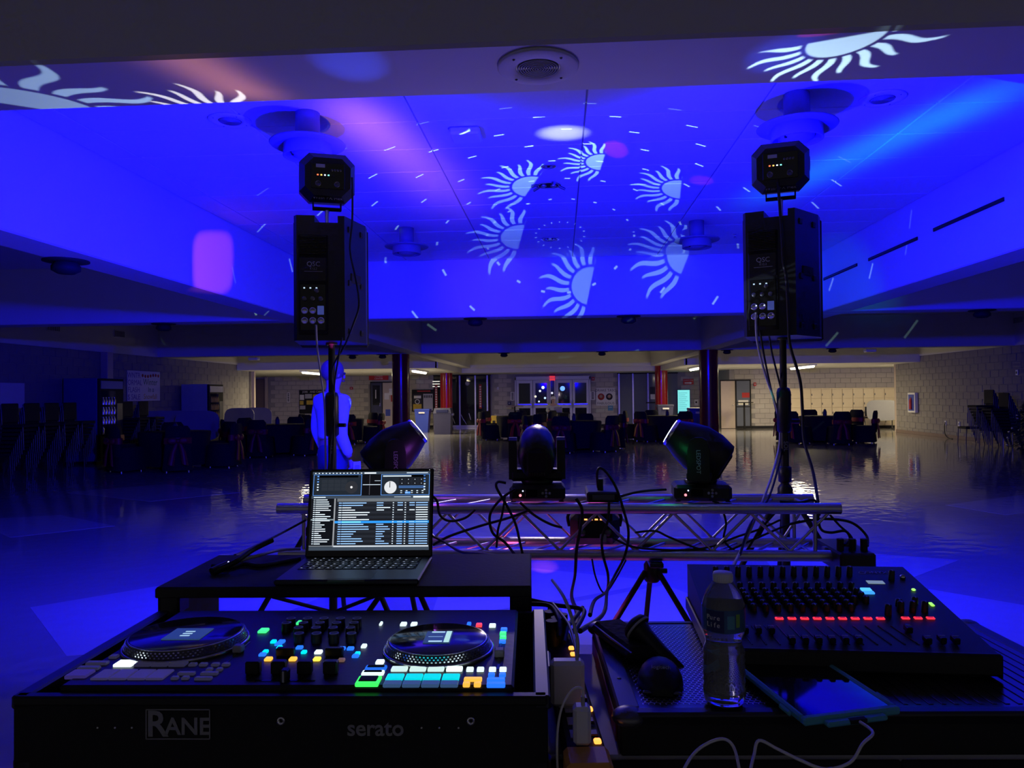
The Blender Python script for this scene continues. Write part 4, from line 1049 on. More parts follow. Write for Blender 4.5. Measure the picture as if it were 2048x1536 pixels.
o = MB().tube([e0, e0 + Vector((.006, -.03, -.002)), PD(1725, 1488, 1.03), PD(1700, 1525, 1.02), PD(1650, 1538, 1.02), PD(1600, 1520, 1.02), PD(1555, 1498, 1.03), PD(1518, 1481, 1.04), PD(1508, 1510, 1.03), PD(1500, 1545, 1.0), PD(1492, 1600, .98)], .0022, 8).build('cable', M['whitep'])
tag(o, 'white charging cable plugged into the tablet and hanging over the case front', 'cable', 'white charging cables')
o = MB().tube([PD(1340, 1620, .98), PD(1365, 1545, 1.0), PD(1395, 1500, 1.03), PD(1440, 1478, 1.04), PD(1466, 1492, 1.04), PD(1480, 1545, 1.0), PD(1492, 1620, .98)], .0022, 8).build('cable', M['whitep'])
tag(o, 'white cable arching in a bow below the water bottle', 'cable', 'white charging cables')

# ---- power strip between the cases, with what is plugged in
a, b = PZ(1172, 1500, .935), PZ(1112, 1262, .935)
u = (b - a); rz_ = math.atan2(-u.x, u.y); Ls = u.length
ps = thing('power_strip', 'long black power strip with orange-lit switches between the cases', 'power strip', (a.x, a.y, TT), rz_)
MB().b2((-.030, 0, 0), (.030, Ls, .034), .004).build('case', M['blackm'], ps)
oc = MB().b2((-.033, -.05, 0), (.033, .01, .038), .006).build('yellow_end_cap', M['orange'], ps)
MB().b2((-.022, -.052, .006), (.022, -.049, .028)).build('end_recess', M['blackm'], oc)
fp = Fr(ps)
for px, py in ((1195, 1481), (1181, 1417), (1160, 1307), (1157, 1295), (1152, 1321)):
    q = fp.L(px, py, .937); 
    MB().box((min(q.x, .022), q.y, .036), (.011, .013, .006), .002).build('switch', glow((1, .33, .05), 2.2), ps)
for k in range(5):
    MB().b2((-.018, .04 + k * .045, .034), (.004, .066 + k * .045, .0352)).build('outlet', M['lgrey'], ps)
    MB().b2((.012, .045 + k * .045, .034), (.024, .062 + k * .045, .037), .001).build('switch', mat('switch_off_%d' % k, (.12, .04, .03), .4), ps)
for k in range(4):
    MB().tube([(-.015 + .012 * (k % 3), Ls - .09 + k * .022, .034), (-.015 + .012 * (k % 3), Ls - .09 + k * .022, .085)], .013, 10, 1).build('plug', M['rubber'], ps)
p = PZ(1136, 1412, .94)
ch = thing('charger_brick', 'white square charger block standing on the power strip', 'charger', (p.x, p.y, .936), R(2))
MB().box((0, .014, .038), (.056, .028, .074), .006).build('case', M['whitep'], ch)
MB().b2((-.015, .004, -.0005), (.015, .022, .002)).build('plug_face', M['lgrey'], ch)
MB().tube([(.016, .012, .074), (.017, .02, .11), (.0, .06, .16), (-.02, .16, .17)], .003, 8).build('lead', M['lgrey'], ch)
p = PZ(1165, 1492, .938)
ch = thing('charger_plug', 'small white wall charger with a cable in its top', 'charger', (p.x, p.y, .936), R(2))
MB().box((0, .012, .029), (.026, .026, .056), .005).build('case', M['whitep'], ch)
MB().tube([(.002, .01, .056), (.002, .01, .07)], .003, 8, 1).build('cable_plug', M['lgrey'], ch)
MB().tube([(.002, .01, .068), (.001, .008, .082), (-.014, .0, .083), (-.03, -.008, .06), (-.037, -.012, .02), (-.036, -.014, -.034), (-.030, -.03, -.034), (-.028, -.06, -.034)], .0018, 8).build('cable_lead', M['whitep'], ch)
for i, (lab, pts) in enumerate((('black cable bundle strand nearest the controller case, above the power strip', [(1060, 1208, 1.7), (1100, 1212, 1.65), (1118, 1240, 1.55), (1118, 1275, 1.5)]),
        ('black cable bundle strand curving in from the right above the power strip', [(1165, 1215, 1.8), (1150, 1235, 1.7), (1135, 1255, 1.58), (1128, 1285, 1.5)]),
        ('pale cable strand running down onto the white charger block', [(1105, 1206, 1.7), (1120, 1225, 1.6), (1138, 1250, 1.5), (1150, 1290, 1.4), (1155, 1330, 1.33)]),
        ('black cable strand crossing flat above the power strip', [(1062, 1200, 1.75), (1110, 1210, 1.72), (1160, 1217, 1.7), (1168, 1228, 1.66), (1150, 1262, 1.55)]),
        ('black cable strand dropping behind the power strip to the table', [(1100, 1214, 1.72), (1096, 1245, 1.66), (1085, 1280, 1.62), (1078, 1300, 1.6)]))):
    o = MB().tube([PD(*q) for q in pts], .005 if i != 2 else .003, 8).build('cable', M['rubber'] if i != 2 else M['lgrey']); tag(o, lab, 'cable', 'cables between the cases')
# ================================================================ CEILING FITTINGS
def hat_lamp(px, py, lab):
    p = PZ(px, py, ZC)
    t = thing('pendant_lamp', lab, 'ceiling lamp', (p.x, p.y, ZC), 0, 'hat-shaped ceiling lamps')
    MB().lathe([(0, -.002), (.085, -.002), (.085, -.21), (.08, -.215)], 32).build('stem', M['lamp'], t)
    MB().lathe([(.08, -.205), (.255, -.215), (.262, -.222), (.255, -.230), (.08, -.222)], 40).build('disc', M['lamp'], t)
    MB().lathe([(.165, -.225), (.168, -.31), (.16, -.315), (.155, -.30), (.15, -.225)], 36).build('ring_shade', M['lamp'], t)
    for k in range(6):
        a = k * PI / 3; MB().box((.12 * math.cos(a), .12 * math.sin(a), -.265), (.07, .004, .07), 0, None).build('baffle', M['lamp'], t)
    MB().lathe([(0, -.33), (.06, -.325), (.11, -.30), (.12, -.23)], 24).build('bulb_cover', M['lamp'], t)
    MB().tube([(-.09, -.05, -.23), (-.09, -.05, -.31)], .010, 8, 1).build('clip', M['black'], t)
hat_lamp(615, 226, 'dark hat-shaped ceiling lamp above the left wash light')
hat_lamp(1593, 188, 'dark hat-shaped ceiling lamp above the right wash light')
hat_lamp(813, 456, 'small far hat-shaped ceiling lamp right of the left loudspeaker')
hat_lamp(1393, 442, 'small far hat-shaped ceiling lamp left of the right loudspeaker')
def round_speaker(p, r, lab):
    t = thing('ceiling_speaker', lab, 'loudspeaker', p, 0, 'round ceiling speakers')
    MB().lathe([(0, -.001), (r, -.001), (r, -.008), (r * .96, -.012), (r * .56, -.012), (r * .54, -.006)], 48).build('baffle', M['white'], t)
    g = MB()
    for k in range(9): g.lathe([(r * (.06 * k), -.010), (r * (.06 * k + .035), -.010), (r * (.06 * k + .035), -.014), (r * (.06 * k), -.014)], 40)
    go = g.build('grille', mat('speaker_grille', (.25, .25, .27), .5), t); go['kind'] = 'stuff'
    MB().lathe([(0, -.009), (r * .54, -.009)], 40).build('grille_back', M['steel'], t)
    for k in range(4):
        a = R(45 + 90 * k); MB().sphere((r * .8 * math.cos(a), r * .8 * math.sin(a), -.012), .005, 8, 5).build('screw', M['steel'], t)
p = PZ(1076, 131, ZB); round_speaker((p.x, p.y, ZB), .142, 'white round ceiling speaker in the nearest beam')
p = PZ(460, 240, ZC); round_speaker((p.x, p.y, ZC), .15, 'dark round ceiling speaker in the coffer, left of the left lamp')
p = PZ(1765, 196, ZC); round_speaker((p.x, p.y, ZC), .15, 'dark round ceiling speaker in the coffer, right of the right lamp')
p = PZ(932, 262, ZC)
t = thing('access_point', 'white flat box on the coffer ceiling, left of the white light spot', 'ceiling box', (p.x, p.y, ZC))
MB().box((0, 0, -.03), (.23, .23, .055), .015).build('cover', M['whitep'], t); MB().box((0, 0, -.004), (.19, .19, .006)).build('mount_plate', M['steel'], t)
for (px, py, r, lab) in ((1097, 332, .055, 'small round downlight nearest in the row of ceiling downlights'), (1097, 370, .105, 'large dark recessed downlight between the light suns'), (1100, 478, .11, 'far recessed downlight with two lamps in the coffer')):
    p = PZ(px, py, ZC)
    t = thing('downlight', lab, 'ceiling lamp', (p.x, p.y, ZC), 0, 'round downlights')
    MB().lathe([(r, -.001), (r + .012, -.004), (r + .012, -.008), (r - .006, -.010), (r - .012, .0)], 30).build('trim_ring', M['chrome'], t)
    MB().lathe([(0, -.003), (r - .008, -.003)], 30).build('aperture', M['blackg'], t)
    for s in (-.45, .45): MB().sphere((s * r, 0, -.006), r * .3, 12, 6, sz=.5).build('lamp', M['chrome'], t)
    if r > .1 and py < 400:
        for a in (20, 150, 200, 290): MB().tube([(r * math.cos(R(a)), r * math.sin(R(a)), -.006), (r * 1.6 * math.cos(R(a)), r * 1.6 * math.sin(R(a)), -.03)], .012, 6, 1).build('clip', M['steel'], t)
for (px, py, lab) in ((1101, 521, 'small sprinkler head at the far edge of the coffer'), (690, 485, 'small sprinkler head beside the left far lamp'), (1470, 468, 'small sprinkler head beside the right loudspeaker top')):
    p = PZ(px, py, ZC)
    t = thing('sprinkler_head', lab, 'sprinkler', (p.x, p.y, ZC), 0, 'sprinkler heads')
    MB().lathe([(.03, -.001), (.03, -.006), (.01, -.008), (.01, -.04), (.025, -.045), (.025, -.048), (0, -.05)], 14).build('body', M['chrome'], t); MB().lathe([(.045, -.001), (.04, -.004)], 16).build('escutcheon', M['white'], t)
# dark linear slots in the right coffer wall
for k, (x0, y0, x1, y1) in enumerate(((1868, 461, 2009, 397), (1738, 519, 1836, 477), (1648, 558, 1715, 530))):
    a, b = PX(x0, y0, 3.75), PX(x1, y1, 3.75); z = (a.z + b.z) / 2
    t = thing('slot_diffuser', ('nearest', 'middle', 'farthest')[k] + ' black slot in the right coffer wall', 'air vent', (3.75, (a.y + b.y) / 2, z), 0, 'slot diffusers')
    L = abs(a.y - b.y) / 2
    MB().b2((-.012, -L, -.018), (.004, L, .018), .002).build('frame', M['blackm'], t); MB().b2((-.014, -L + .01, -.008), (-.010, L - .01, .008)).build('slot', M['blackg'], t)
# spot pods on the beams
def pod(p, lab, r=.11):
    t = thing('ceiling_pod', lab, 'ceiling lamp', p, 0, 'dark ceiling pods')
    MB().lathe([(.0, -.001), (r * 1.6, -.001), (r * 1.6, -.012), (r * .7, -.02)], 26).build('flange', M['blackm'], t)
    MB().lathe([(r * .8, -.02), (r, -.05), (r, -.085), (r * .6, -.11), (0, -.115)], 26).build('body', M['blackm'], t)
for (px, py, z, lab) in ((132, 521, ZB, 'dark ceiling pod at the upper left under the side beam'), (320, 646, ZB, 'dark ceiling pod left of the left loudspeaker'), (955, 641, ZB, 'dark ceiling pod under the far beam, left of centre'),
                         (1251, 639, ZB, 'dark ceiling pod under the far beam, right of centre'), (1945, 624, ZB, 'dark ceiling pod at the far right under the beam')):
    p = PZ(px, py, z); 
    if py > 600: p = Vector((p.x, 11.15, z))
    pod((p.x, p.y, z), lab)
for (px, lab) in ((705, 'small dark pod under the low beam left of the left red column'), (765, 'small dark pod just left of the nearer left red column'), (1008, 'small dark pod under the low beam, left of the exit sign'), (1204, 'small dark pod under the low beam, right of the exit sign'), (1454, 'small dark pod just right of the nearer right red column'), (1665, 'small dark pod under the low beam above the lockers')):
    p = PY(px, 708, 20.4); pod((p.x, 20.4, ZB), lab, .10)
# vents on the plaster bands of the side walls
for (px, py, X, lab) in ((103, 655, XL, 'dim wall vent at the left edge above the block wall'), (236, 668, XL, 'dim wall vent above the winter poster'), (2040, 640, XR, 'dim wall vent at the right edge above the block wall')):
    p = PX(px, py, X); s = 1 if X < 0 else -1
    t = thing('wall_vent', lab, 'air vent', (X + s * .034, p.y, p.z), 0, 'wall vents')
    MB().b2((-.006, -.22, -.09), (.02 * s, .22, .09), .004).build('frame', M['white'], t)
    for k in range(7): MB().b2((s * .018, -.20 + k * .06, -.07), (s * .024, -.17 + k * .06, .07)).build('louvre', M['steel'], t)
for (px, X, lab) in ((508, 'l', 'small white box under the low beam at the left'), (1740, 'r', 'small white box under the low beam at the right')):
    p = PY(px, 709, 21.4); t = thing('speaker_box', lab, 'loudspeaker', (p.x, 21.4, ZC), 0, 'small wall boxes')
    MB().box((0, 0, -.83), (.28, .22, .16), .02).build('cabinet', M['whitep'], t); MB().tube([(0, 0, -.76), (0, 0, 0)], .02, 8, 1).build('bracket', M['white'], t)

# ================================================================ PROJECTED LIGHT OF THE STAGE LAMPS
class X_:
    """tiny expression builder for shader maths"""
    nt = None
    def __init__(s, v): s.v = v
    @staticmethod
    def op(o, *a):
        n = X_.nt.nodes.new('ShaderNodeMath'); n.operation = o
        for i, k in enumerate(a):
            k = k.v if isinstance(k, X_) else k
            if isinstance(k, (int, float)): n.inputs[i].default_value = k
            else: X_.nt.links.new(k, n.inputs[i])
        return X_(n.outputs[0])
    def __add__(s, o): return X_.op('ADD', s, o)
    def __sub__(s, o): return X_.op('SUBTRACT', s, o)
    def __mul__(s, o): return X_.op('MULTIPLY', s, o)
    def __truediv__(s, o): return X_.op('DIVIDE', s, o)
    __radd__ = __add__; __rmul__ = __mul__
    def __rsub__(s, o): return X_.op('SUBTRACT', o, s)
def sstep(x, e0, e1):
    n = X_.nt.nodes.new('ShaderNodeMapRange'); n.interpolation_type = 'SMOOTHSTEP'
    for i, k in ((0, x), (1, e0), (2, e1)):
        k = k.v if isinstance(k, X_) else k
        if isinstance(k, (int, float)): n.inputs[i].default_value = k
        else: X_.nt.links.new(k, n.inputs[i])
    n.inputs[3].default_value = 0; n.inputs[4].default_value = 1
    return X_(n.outputs[0])
def projector(name, src, tgt, axis, energy, col, cone, pattern, parent=None):
    """spot lamp at src aimed at tgt; axis = world point that lies on the pattern's +u side"""
    src, tgt, axis = Vector(src), Vector(tgt), Vector(axis)
    zz = (src - tgt).normalized(); u = axis - src; dax = u.normalized()
    u = (u - zz * u.dot(zz)).normalized(); v = zz.cross(u)
    ang = math.acos(max(-1, min(1, dax.dot(-zz)))); ext = math.tan(ang)
    ld = bpy.data.lights.new(name, 'SPOT'); ld.energy = energy; ld.color = col; ld.spot_size = min(R(170), cone * 2); ld.spot_blend = .05; ld.shadow_soft_size = .004
    ld.use_nodes = True; nt = ld.node_tree; X_.nt = nt
    em = [n for n in nt.nodes if n.bl_idname == 'ShaderNodeEmission'][0]
    tc = nt.nodes.new('ShaderNodeTexCoord'); sp = nt.nodes.new('ShaderNodeSeparateXYZ'); nt.links.new(tc.outputs['Normal'], sp.inputs[0])
    x, y, z = [X_(o) for o in sp.outputs]
    z = X_.op('ABSOLUTE', z)
    uu, vv = x / z, y / z
    r = pattern(uu, vv, ext)
    nt.links.new(r.v, em.inputs['Strength'])
    lo = bpy.data.objects.new(name, ld); COL.objects.link(lo)
    lo.matrix_world = Matrix(((u.x, v.x, zz.x, src.x), (u.y, v.y, zz.y, src.y), (u.z, v.z, zz.z, src.z), (0, 0, 0, 1)))
    return lo
def half_sun(N=22.0, cut=-.02, soft=.03, big=1.0):
    def pat(u, v, ext):
        ext = ext * big
        u, v = u * (1 / ext), v * (1 / ext)
        r = X_.op('SQRT', u * u + v * v); a = X_.op('ARCTAN2', v, u)
        a2 = a + X_.op('SINE', r * 10.0) * .055
        c = X_.op('COSINE', a2 * N)
        odd = X_.op('COSINE', a2 * (N / 2))          # every second ray is shorter
        tip = .93 + odd * .07
        th = sstep(r, .45, tip) * 1.05 - .15
        rays = sstep(c, th - .12, th + .12) * sstep(r, .385, .42) * (1 - sstep(r, tip - .06, tip))
        disc = (1 - sstep(r, .335, .36)) * .8
        return (rays + disc) * sstep(u, cut, cut + soft)
    return pat
def streak(w, e0=.02):
    def pat(u, v, ext):
        u = X_.op('ABSOLUTE', u) * (1 / ext); v = v * (1 / (ext * w))
        g = X_.op('EXPONENT', v * v * -1.0)
        return g * (1 - sstep(u, .35, 1.0))
    return pat
def blob(soft=.6, aspect=1.0, power=2.0):
    def pat(u, v, ext):
        u = X_.op('POWER', X_.op('ABSOLUTE', u) * (1 / ext), power); v = X_.op('POWER', X_.op('ABSOLUTE', v) * (aspect / ext), power)
        return 1 - sstep(u + v, 1 - soft, 1.0)
    return pat
def dashes():
    def pat(u, v, ext):
        r = X_.op('SQRT', u * u + v * v); a = X_.op('ARCTAN2', u, v)
        k = r * 10.0; ring = X_.op('FLOOR', k); fr = k - ring
        b = a * 2.9 + ring * .37; fb = X_.op('FRACT', b)
        return sstep(fr, .47, .49) * (1 - sstep(fr, .51, .53)) * sstep(fb, .42, .43) * (1 - sstep(fb, .57, .58)) * (1 - sstep(r, .60, .80))
    return pat
def lensof(p, h=.30): return Vector((p[0], p[1], mz + h))
HC, HL, HR = Vector((-.112, TY + .36, mz + .37)), Vector((-.60, TY + .20, mz + .36)), Vector((.46, TY + .18, mz + .34))
SUNC = (.28, .58, 1.0)
def on(px, py, surf):
    if surf == 'c':
        p = PZ(px, py, ZC - .01)
        return p if p.y < 10.95 else PY(px, py, 10.95)
    if surf == 's': return PZ(px, py, ZB)
    if surf == 'l': return PX(px, py, -3.75)
    if surf == 'r': return PX(px, py, 3.75)
for k, (cx_, cy_, tx, ty) in enumerate(((1063, 374, 962, 356), (1204, 326, 1114, 318), (1360, 380, 1258, 370), (1042, 474, 930, 466), (1376, 508, 1253, 488), (1180, 572, 1077, 553))):
    projector('sun_gobo', HC, on(cx_, cy_, 'c'), on(tx, ty, 'c'), 1050 + 150 * (cy_ > 400), SUNC, R(14), half_sun())
projector('sun_gobo', HL, on(60, 212, 's'), on(85, 128, 's'), 150, (.42, .68, 1.0), R(34), half_sun(20, -.05))
projector('sun_gobo', HL, on(470, 232, 's'), on(478, 180, 's'), 170, (.9, .9, .9), R(24), half_sun(20, -.05))
projector('sun_gobo', HR, on(1690, 78, 's'), on(1650, 134, 's'), 230, (.5, .78, 1.0), R(40), half_sun(20, -.05, .03, 1.7))
projector('color_streak', HR, on(425, 150, 's'), on(540, 215, 's'), 150, (1.0, .36, .16), R(24), streak(.30))
projector('color_streak', HC, on(800, 310, 'c'), on(985, 470, 'c'), 240, (1.0, .30, .45), R(30), streak(.15))
projector('color_streak', HC, on(1740, 300, 'c'), on(2150, 120, 'c'), 650, (.0, .45, 1.0), R(45), streak(.075))
projector('white_spot', HC, on(1126, 268, 'c'), on(1188, 266, 'c'), 420, (.80, .92, 1.0), R(10), blob(1.0, 1.6))
projector('pink_square', HR, on(426, 526, 'l'), on(470, 526, 'l'), 620, (1.0, .14, .95), R(10), blob(.75, 1.0, 4.0))
projector('pink_spot', HC, on(1402, 362, 'c'), on(1428, 362, 'c'), 120, (1.0, .05, .35), R(8), blob(.3, 1.2))
projector('pink_spot', HC, on(1230, 300, 'c'), on(1240, 320, 'c'), 120, (1.0, .05, .25), R(8), blob(.5, 1.6))
projector('red_wedge', HL, on(1660, 62, 's'), on(1735, 52, 's'), 60, (1.0, .04, .08), R(12), blob(.25, 3.0))
projector('blue_spot', HL, on(700, 125, 's'), on(790, 125, 's'), 60, (.02, .06, 1.0), R(16), blob(.9, 1.0))
projector('blue_spot', HR, on(1565, 110, 's'), on(1650, 110, 's'), 60, (.02, .06, 1.0), R(16), blob(.9, 1.0))
projector('violet_glow', HC, on(985, 580, 'c'), on(1130, 580, 'c'), 70, (.9, .25, 1.0), R(20), blob(1.0, 1.0))
projector('cyan_glow', Vector((.9, TY + .3, 1.5)), on(1690, 575, 'r'), on(1780, 560, 'r'), 260, (.0, .45, 1.0), R(20), blob(1.0, .8))
projector('magenta_glow', HL, on(30, 235, 'c'), on(70, 235, 'c'), 200, (1.0, .05, .6), R(10), blob(1.0, 1.0))
projector('laser_dashes', Vector((.05, TY + .35, 1.02)), on(1120, 470, 'c'), on(1120, 200, 'c'), 1100, (.55, 1.0, .9), R(60), dashes())
# light spilling on the loudspeaker backs and the right edge of the right one
projector('sun_gobo', HL, PD(1540, 560, 3.83), PD(1505, 640, 3.83), 110, (.6, .75, 1.0), R(25), half_sun(26, -.3))
projector('green_accent', HR + Vector((.02, -.05, 0)), PD(1556, 800, 3.97), PD(1580, 760, 3.97), 12, (.05, 1.0, .3), R(14), blob(.8, .8))

projector('pink_floor', Vector((.1, TY + .3, 1.45)), PZ(1088, 1133, 0), PZ(1122, 1133, 0), 420, (1.0, .18, .85), R(12), blob(1.0, 1.0))
projector('pink_floor', Vector((.1, TY + .3, 1.45)), PZ(1090, 1270, 0), PZ(1130, 1270, 0), 130, (1.0, .10, .8), R(20), blob(1.0, 1.0))
# added point lights without fixtures: neutral soffit fill, coloured accents along the truss
for nm, loc, col, e in (('soffit_fill', HC + Vector((0, .30, .12)), (1.0, .80, .86), 9.0), ('green_accent', Vector((.50, TY - .02, mz + .20)), (.05, 1.0, .30), .10), ('violet_accent', Vector((-.62, TY + .0, mz + .20)), (.5, .1, 1.0), .5), ('pink_accent', Vector((-.25, TY + .16, .70)), (1.0, .12, .45), .5)):
    ld = bpy.data.lights.new(nm, 'POINT'); ld.energy = e; ld.color = col; ld.shadow_soft_size = .03
    lo = bpy.data.objects.new(nm, ld); COL.objects.link(lo); lo.location = loc
# ================================================================ FURNITURE OF THE HALL
def rect(px0, px1, py0, py1, Y):
    a, b = PY(px0, (py0 + py1) / 2, Y), PY(px1, (py0 + py1) / 2, Y); c, d = PY((px0 + px1) / 2, py1, Y), PY((px0 + px1) / 2, py0, Y)
    return (a.x + b.x) / 2, (c.z + d.z) / 2, b.x - a.x, d.z - c.z
def panel(name, lab, cat, px0, px1, py0, py1, Y, th, m, group=None):
    """flat thing on a wall that faces the camera; returns thing, width, height (local origin at its back, centre)"""
    x, z, w, h = rect(px0, px1, py0, py1, Y)
    t = thing(name, lab, cat, (x, Y - .004, z), 0, group)
    MB().b2((-w / 2, -th, -h / 2), (w / 2, 0, h / 2), min(.004, th / 3)).build('board', m, t)
    return t, w, h
def ink(t, w, h, x0, x1, z0, z1, m, th, name='print'):
    return MB().b2((-w / 2 + w * x0, -th - .0015, h / 2 - h * z1), (-w / 2 + w * x1, -th + .001, h / 2 - h * z0)).build(name, m, t)
YW = YF - .03
# --- signs and notices
t, w, h = panel('career_center_sign', 'red sign reading CAREER CENTER above the beige door', 'sign', 738, 777, 749, 760, YW, .02, mat('red_sign', (.62, .03, .03), .5))
text('CAREER', h * .42, M['paper'], t, faceM((0, -.022, h * .22))); text('CENTER', h * .42, M['paper'], t, faceM((0, -.022, -h * .24)))
t, w, h = panel('exit_sign', 'lit red EXIT sign between the white double doors', 'sign', 1099, 1110, 752, 761, YW - .12, .03, glow((1, .05, .06), .7))
text('EXIT', h * .6, M['paper'], t, faceM((0, -.032, 0)))
t, w, h = panel('upper_exit_sign', 'dim red sign just above the lit exit sign', 'sign', 1099, 1110, 742, 751, YW - .12, .03, mat('dim_red', (.35, .04, .05), .5))
text('EXIT', h * .5, M['paper'], t, faceM((0, -.032, 0)))
t, w, h = panel('direction_sign', 'red direction sign with white arrow right of the red column', 'sign', 1366, 1387, 758, 769, YW, .02, mat('red_sign_b', (.55, .03, .03), .5))
MB().prism([(-w * .35, -h * .32), (w * .15, -h * .32), (w * .15, -h * .42), (w * .38, -h * .22), (w * .15, -h * .02), (w * .15, -h * .12), (-w * .35, -h * .12)], 0, .002, Matrix.Translation((0, -.020, 0)) @ FACE).build('arrow', M['paper'], t)
text('STUDENT STORE', h * .22, M['paper'], t, faceM((0, -.022, h * .25)))
for x0, x1, y0, y1, Y, lab in ((1021, 1029, 784, 801, YW, 'white notice strip left of the double doors'), (1181, 1190, 783, 800, YW, 'white notice strip right of the double doors'), (574, 580, 785, 805, YW, 'white notice strip on the wall left of the jobs board')):
    t, w, h = panel('notice', lab, 'notice', x0, x1, y0, y1, Y, .006, M['paper'], 'white notices')
    for k in range(5): ink(t, w, h, .25, .75, .1 + k * .17, .2 + k * .17, M['inkd'], .006, 'printed_line')
t, w, h = panel('jobs_board', 'black board headed JOBS with pinned papers behind the standing person', 'notice board', 599, 660, 780, 827, YW, .03, M['blackm'])
text('JOBS   AND CAREERS', h * .11, M['paper'], t, faceM((0, -.032, h * .42)))
for k, (a, b, c, d) in enumerate(((.02, .16, .20, .42), (.19, .42, .17, .36), (.45, .62, .18, .4), (.02, .14, .46, .62), (.02, .20, .66, .82), (.24, .50, .44, .62), (.55, .75, .45, .62), (.78, .97, .2, .5))): ink(t, w, h, a, b, c, d, (M['paper'], M['lgrey'], M['inky'])[k % 3 if k != 3 else 2], .03, 'pinned_paper')
t, w, h = panel('poster_board', 'black board with a yellow and a grey poster left of the far red column', 'notice board', 824, 868, 779, 823, YW, .04, M['blackm'])
ink(t, w, h, .06, .44, .20, .96, M['inkd'], .04, 'poster'); ink(t, w, h, .06, .44, .66, .96, M['inky'], .042, 'poster_band'); ink(t, w, h, .52, .95, .20, .96, M['lgrey'], .04, 'poster'); ink(t, w, h, .1, .42, .28, .40, M['paper'], .042, 'poster_print')
MB().lathe([(w * .11, 0), (w * .11, .002), (w * .08, .002), (w * .08, 0)], 24, M=Matrix.Translation((-w * .25, -.042, -h * .05)) @ Matrix.Rotation(PI / 2, 4, 'X')).build('poster_ring', M['paper'], t)
ink(t, w, h, .25, .85, .05, .1, M['inkr'], .04, 'header_print'); 
for k in range(5): ink(t, w, h, .55 + k * .08, .60 + k * .08, .26, .38, M['inkd'], .042, 'poster_letter')
t, w, h = panel('hand_drawn_poster', 'white hand-drawn poster with two portraits right of the doors', 'poster', 1192, 1231, 776, 811, YW, .008, M['paper'])
text('DRAKE TASO', h * .20, M['inkd'], t, faceM((0, -.010, h * .36))); text('FABULOUS', h * .20, M['inkd'], t, faceM((0, -.010, -h * .38)))
for s in (-.24, .18):
    MB().lathe([(0, 0), (h * .19, 0), (h * .19, .002), (0, .002)], 20, M=Matrix.Translation((w * s, -.009, 0)) @ Matrix.Rotation(PI / 2, 4, 'X')).build('drawn_hair', M['inkr'] if s < 0 else M['inkd'], t)
    MB().lathe([(0, 0), (h * .10, 0), (h * .10, .002), (0, .002)], 20, M=Matrix.Translation((w * s, -.0105, .02)) @ Matrix.Rotation(PI / 2, 4, 'X')).build('drawn_face', M['skin'], t)
t, w, h = panel('blue_note', 'small blue note below the hand-drawn poster', 'notice', 1216, 1226, 811, 821, YW, .006, mat('blue_paper', (.10, .30, .5), .7))
ink(t, w, h, .2, .8, .3, .4, M['paper'], .006, 'printed_line')
# information screen
t, w, h = panel('information_screen', 'tall lit turquoise information screen beside the red column', 'screen', 1354, 1380, 779, 832, YW - .1, .08, M['black'])
MB().b2((-w * .46, -.083, -h * .48), (w * .46, -.078, h * .48)).build('display', glow((.22, .82, .80), 1.0), t)
for k in range(9): MB().b2((-w * .38, -.085, h * .36 - k * h * .075), (w * (.1 + .25 * random.random()), -.0825, h * .36 - k * h * .075 + h * .018)).build('screen_text', glow((.10, .45, .50), .8), t)
MB().b2((-w * .4, -.085, -h * .44), (w * .4, -.0825, -h * .30)).build('screen_picture', glow((.12, .40, .55), .7), t)
t, w, h = panel('wall_phone', 'white wall unit right of the information screen', 'wall unit', 1388, 1396, 799, 811, YW, .06, M['whitep']); ink(t, w, h, .3, .7, .3, .6, M['inkd'], .06)
for x0, x1, y0, y1, Y, lab, m in ((994, 998, 774, 779, YW, 'small white wall switch left of the double doors', 'whitep'), (1016, 1021, 803, 810, YW, 'small dark wall box left of the double doors', 'black'), (1183, 1189, 754, 761, YW, 'small red alarm box right of the double doors', 'inkr'), (700, 706, 774, 779, YW, 'small red alarm box right of the standing person', 'inkr'),
                               (1507, 1512, 765, 772, YR - .03, 'small red alarm box left of the lockers', 'inkr')):
    t, w, h = panel('wall_box', lab, 'wall box', x0, x1, y0, y1, Y, .04, M[m], 'small wall boxes'); ink(t, w, h, .3, .7, .3, .7, M['lgrey'], .04, 'button')
# --- doors
def leaf(parent, x0, x1, z1, m, gm, y=-.06, panes=((.50, .93), (.10, .40))):
    d = MB().b2((x0 + .01, y, .01), (x1 - .01, y + .045, z1 - .01), .004).build('door_leaf', m, parent)
    w = x1 - x0
    for a, b in panes: MB().b2((x0 + w * .16, y - .006, z1 * a), (x1 - w * .16, y + .01, z1 * b), .003).build('pane', gm, d)
    return d
x, z, w, h = rect(1030, 1181, 754, 848, YW)
ZD = 2.26
dd = MB().b2((-w / 2, -.03, 0), (w / 2, .0, .02)).build('door_1', M['doorw']); dd.location = (x, YW, 0); struct(dd); dd['label'] = 'two pairs of white glazed double doors in the far wall'
u = w / 2
for (a, b) in ((-u, -u + .06), (-.14, -.08), (.08, .14), (u - .06, u)): MB().b2((a, -.10, 0), (b, 0, ZD), .004).build('frame_post', M['doorw'], dd)
for (a, b) in ((-u, -.08), (.08, u)): MB().b2((a, -.10, ZD - .14), (b, 0, ZD + .02), .004).build('frame_head', M['doorw'], dd)
MB().b2((-.08, -.05, .1), (.08, -.03, ZD), .002).build('mid_pane', M['glass'], dd)
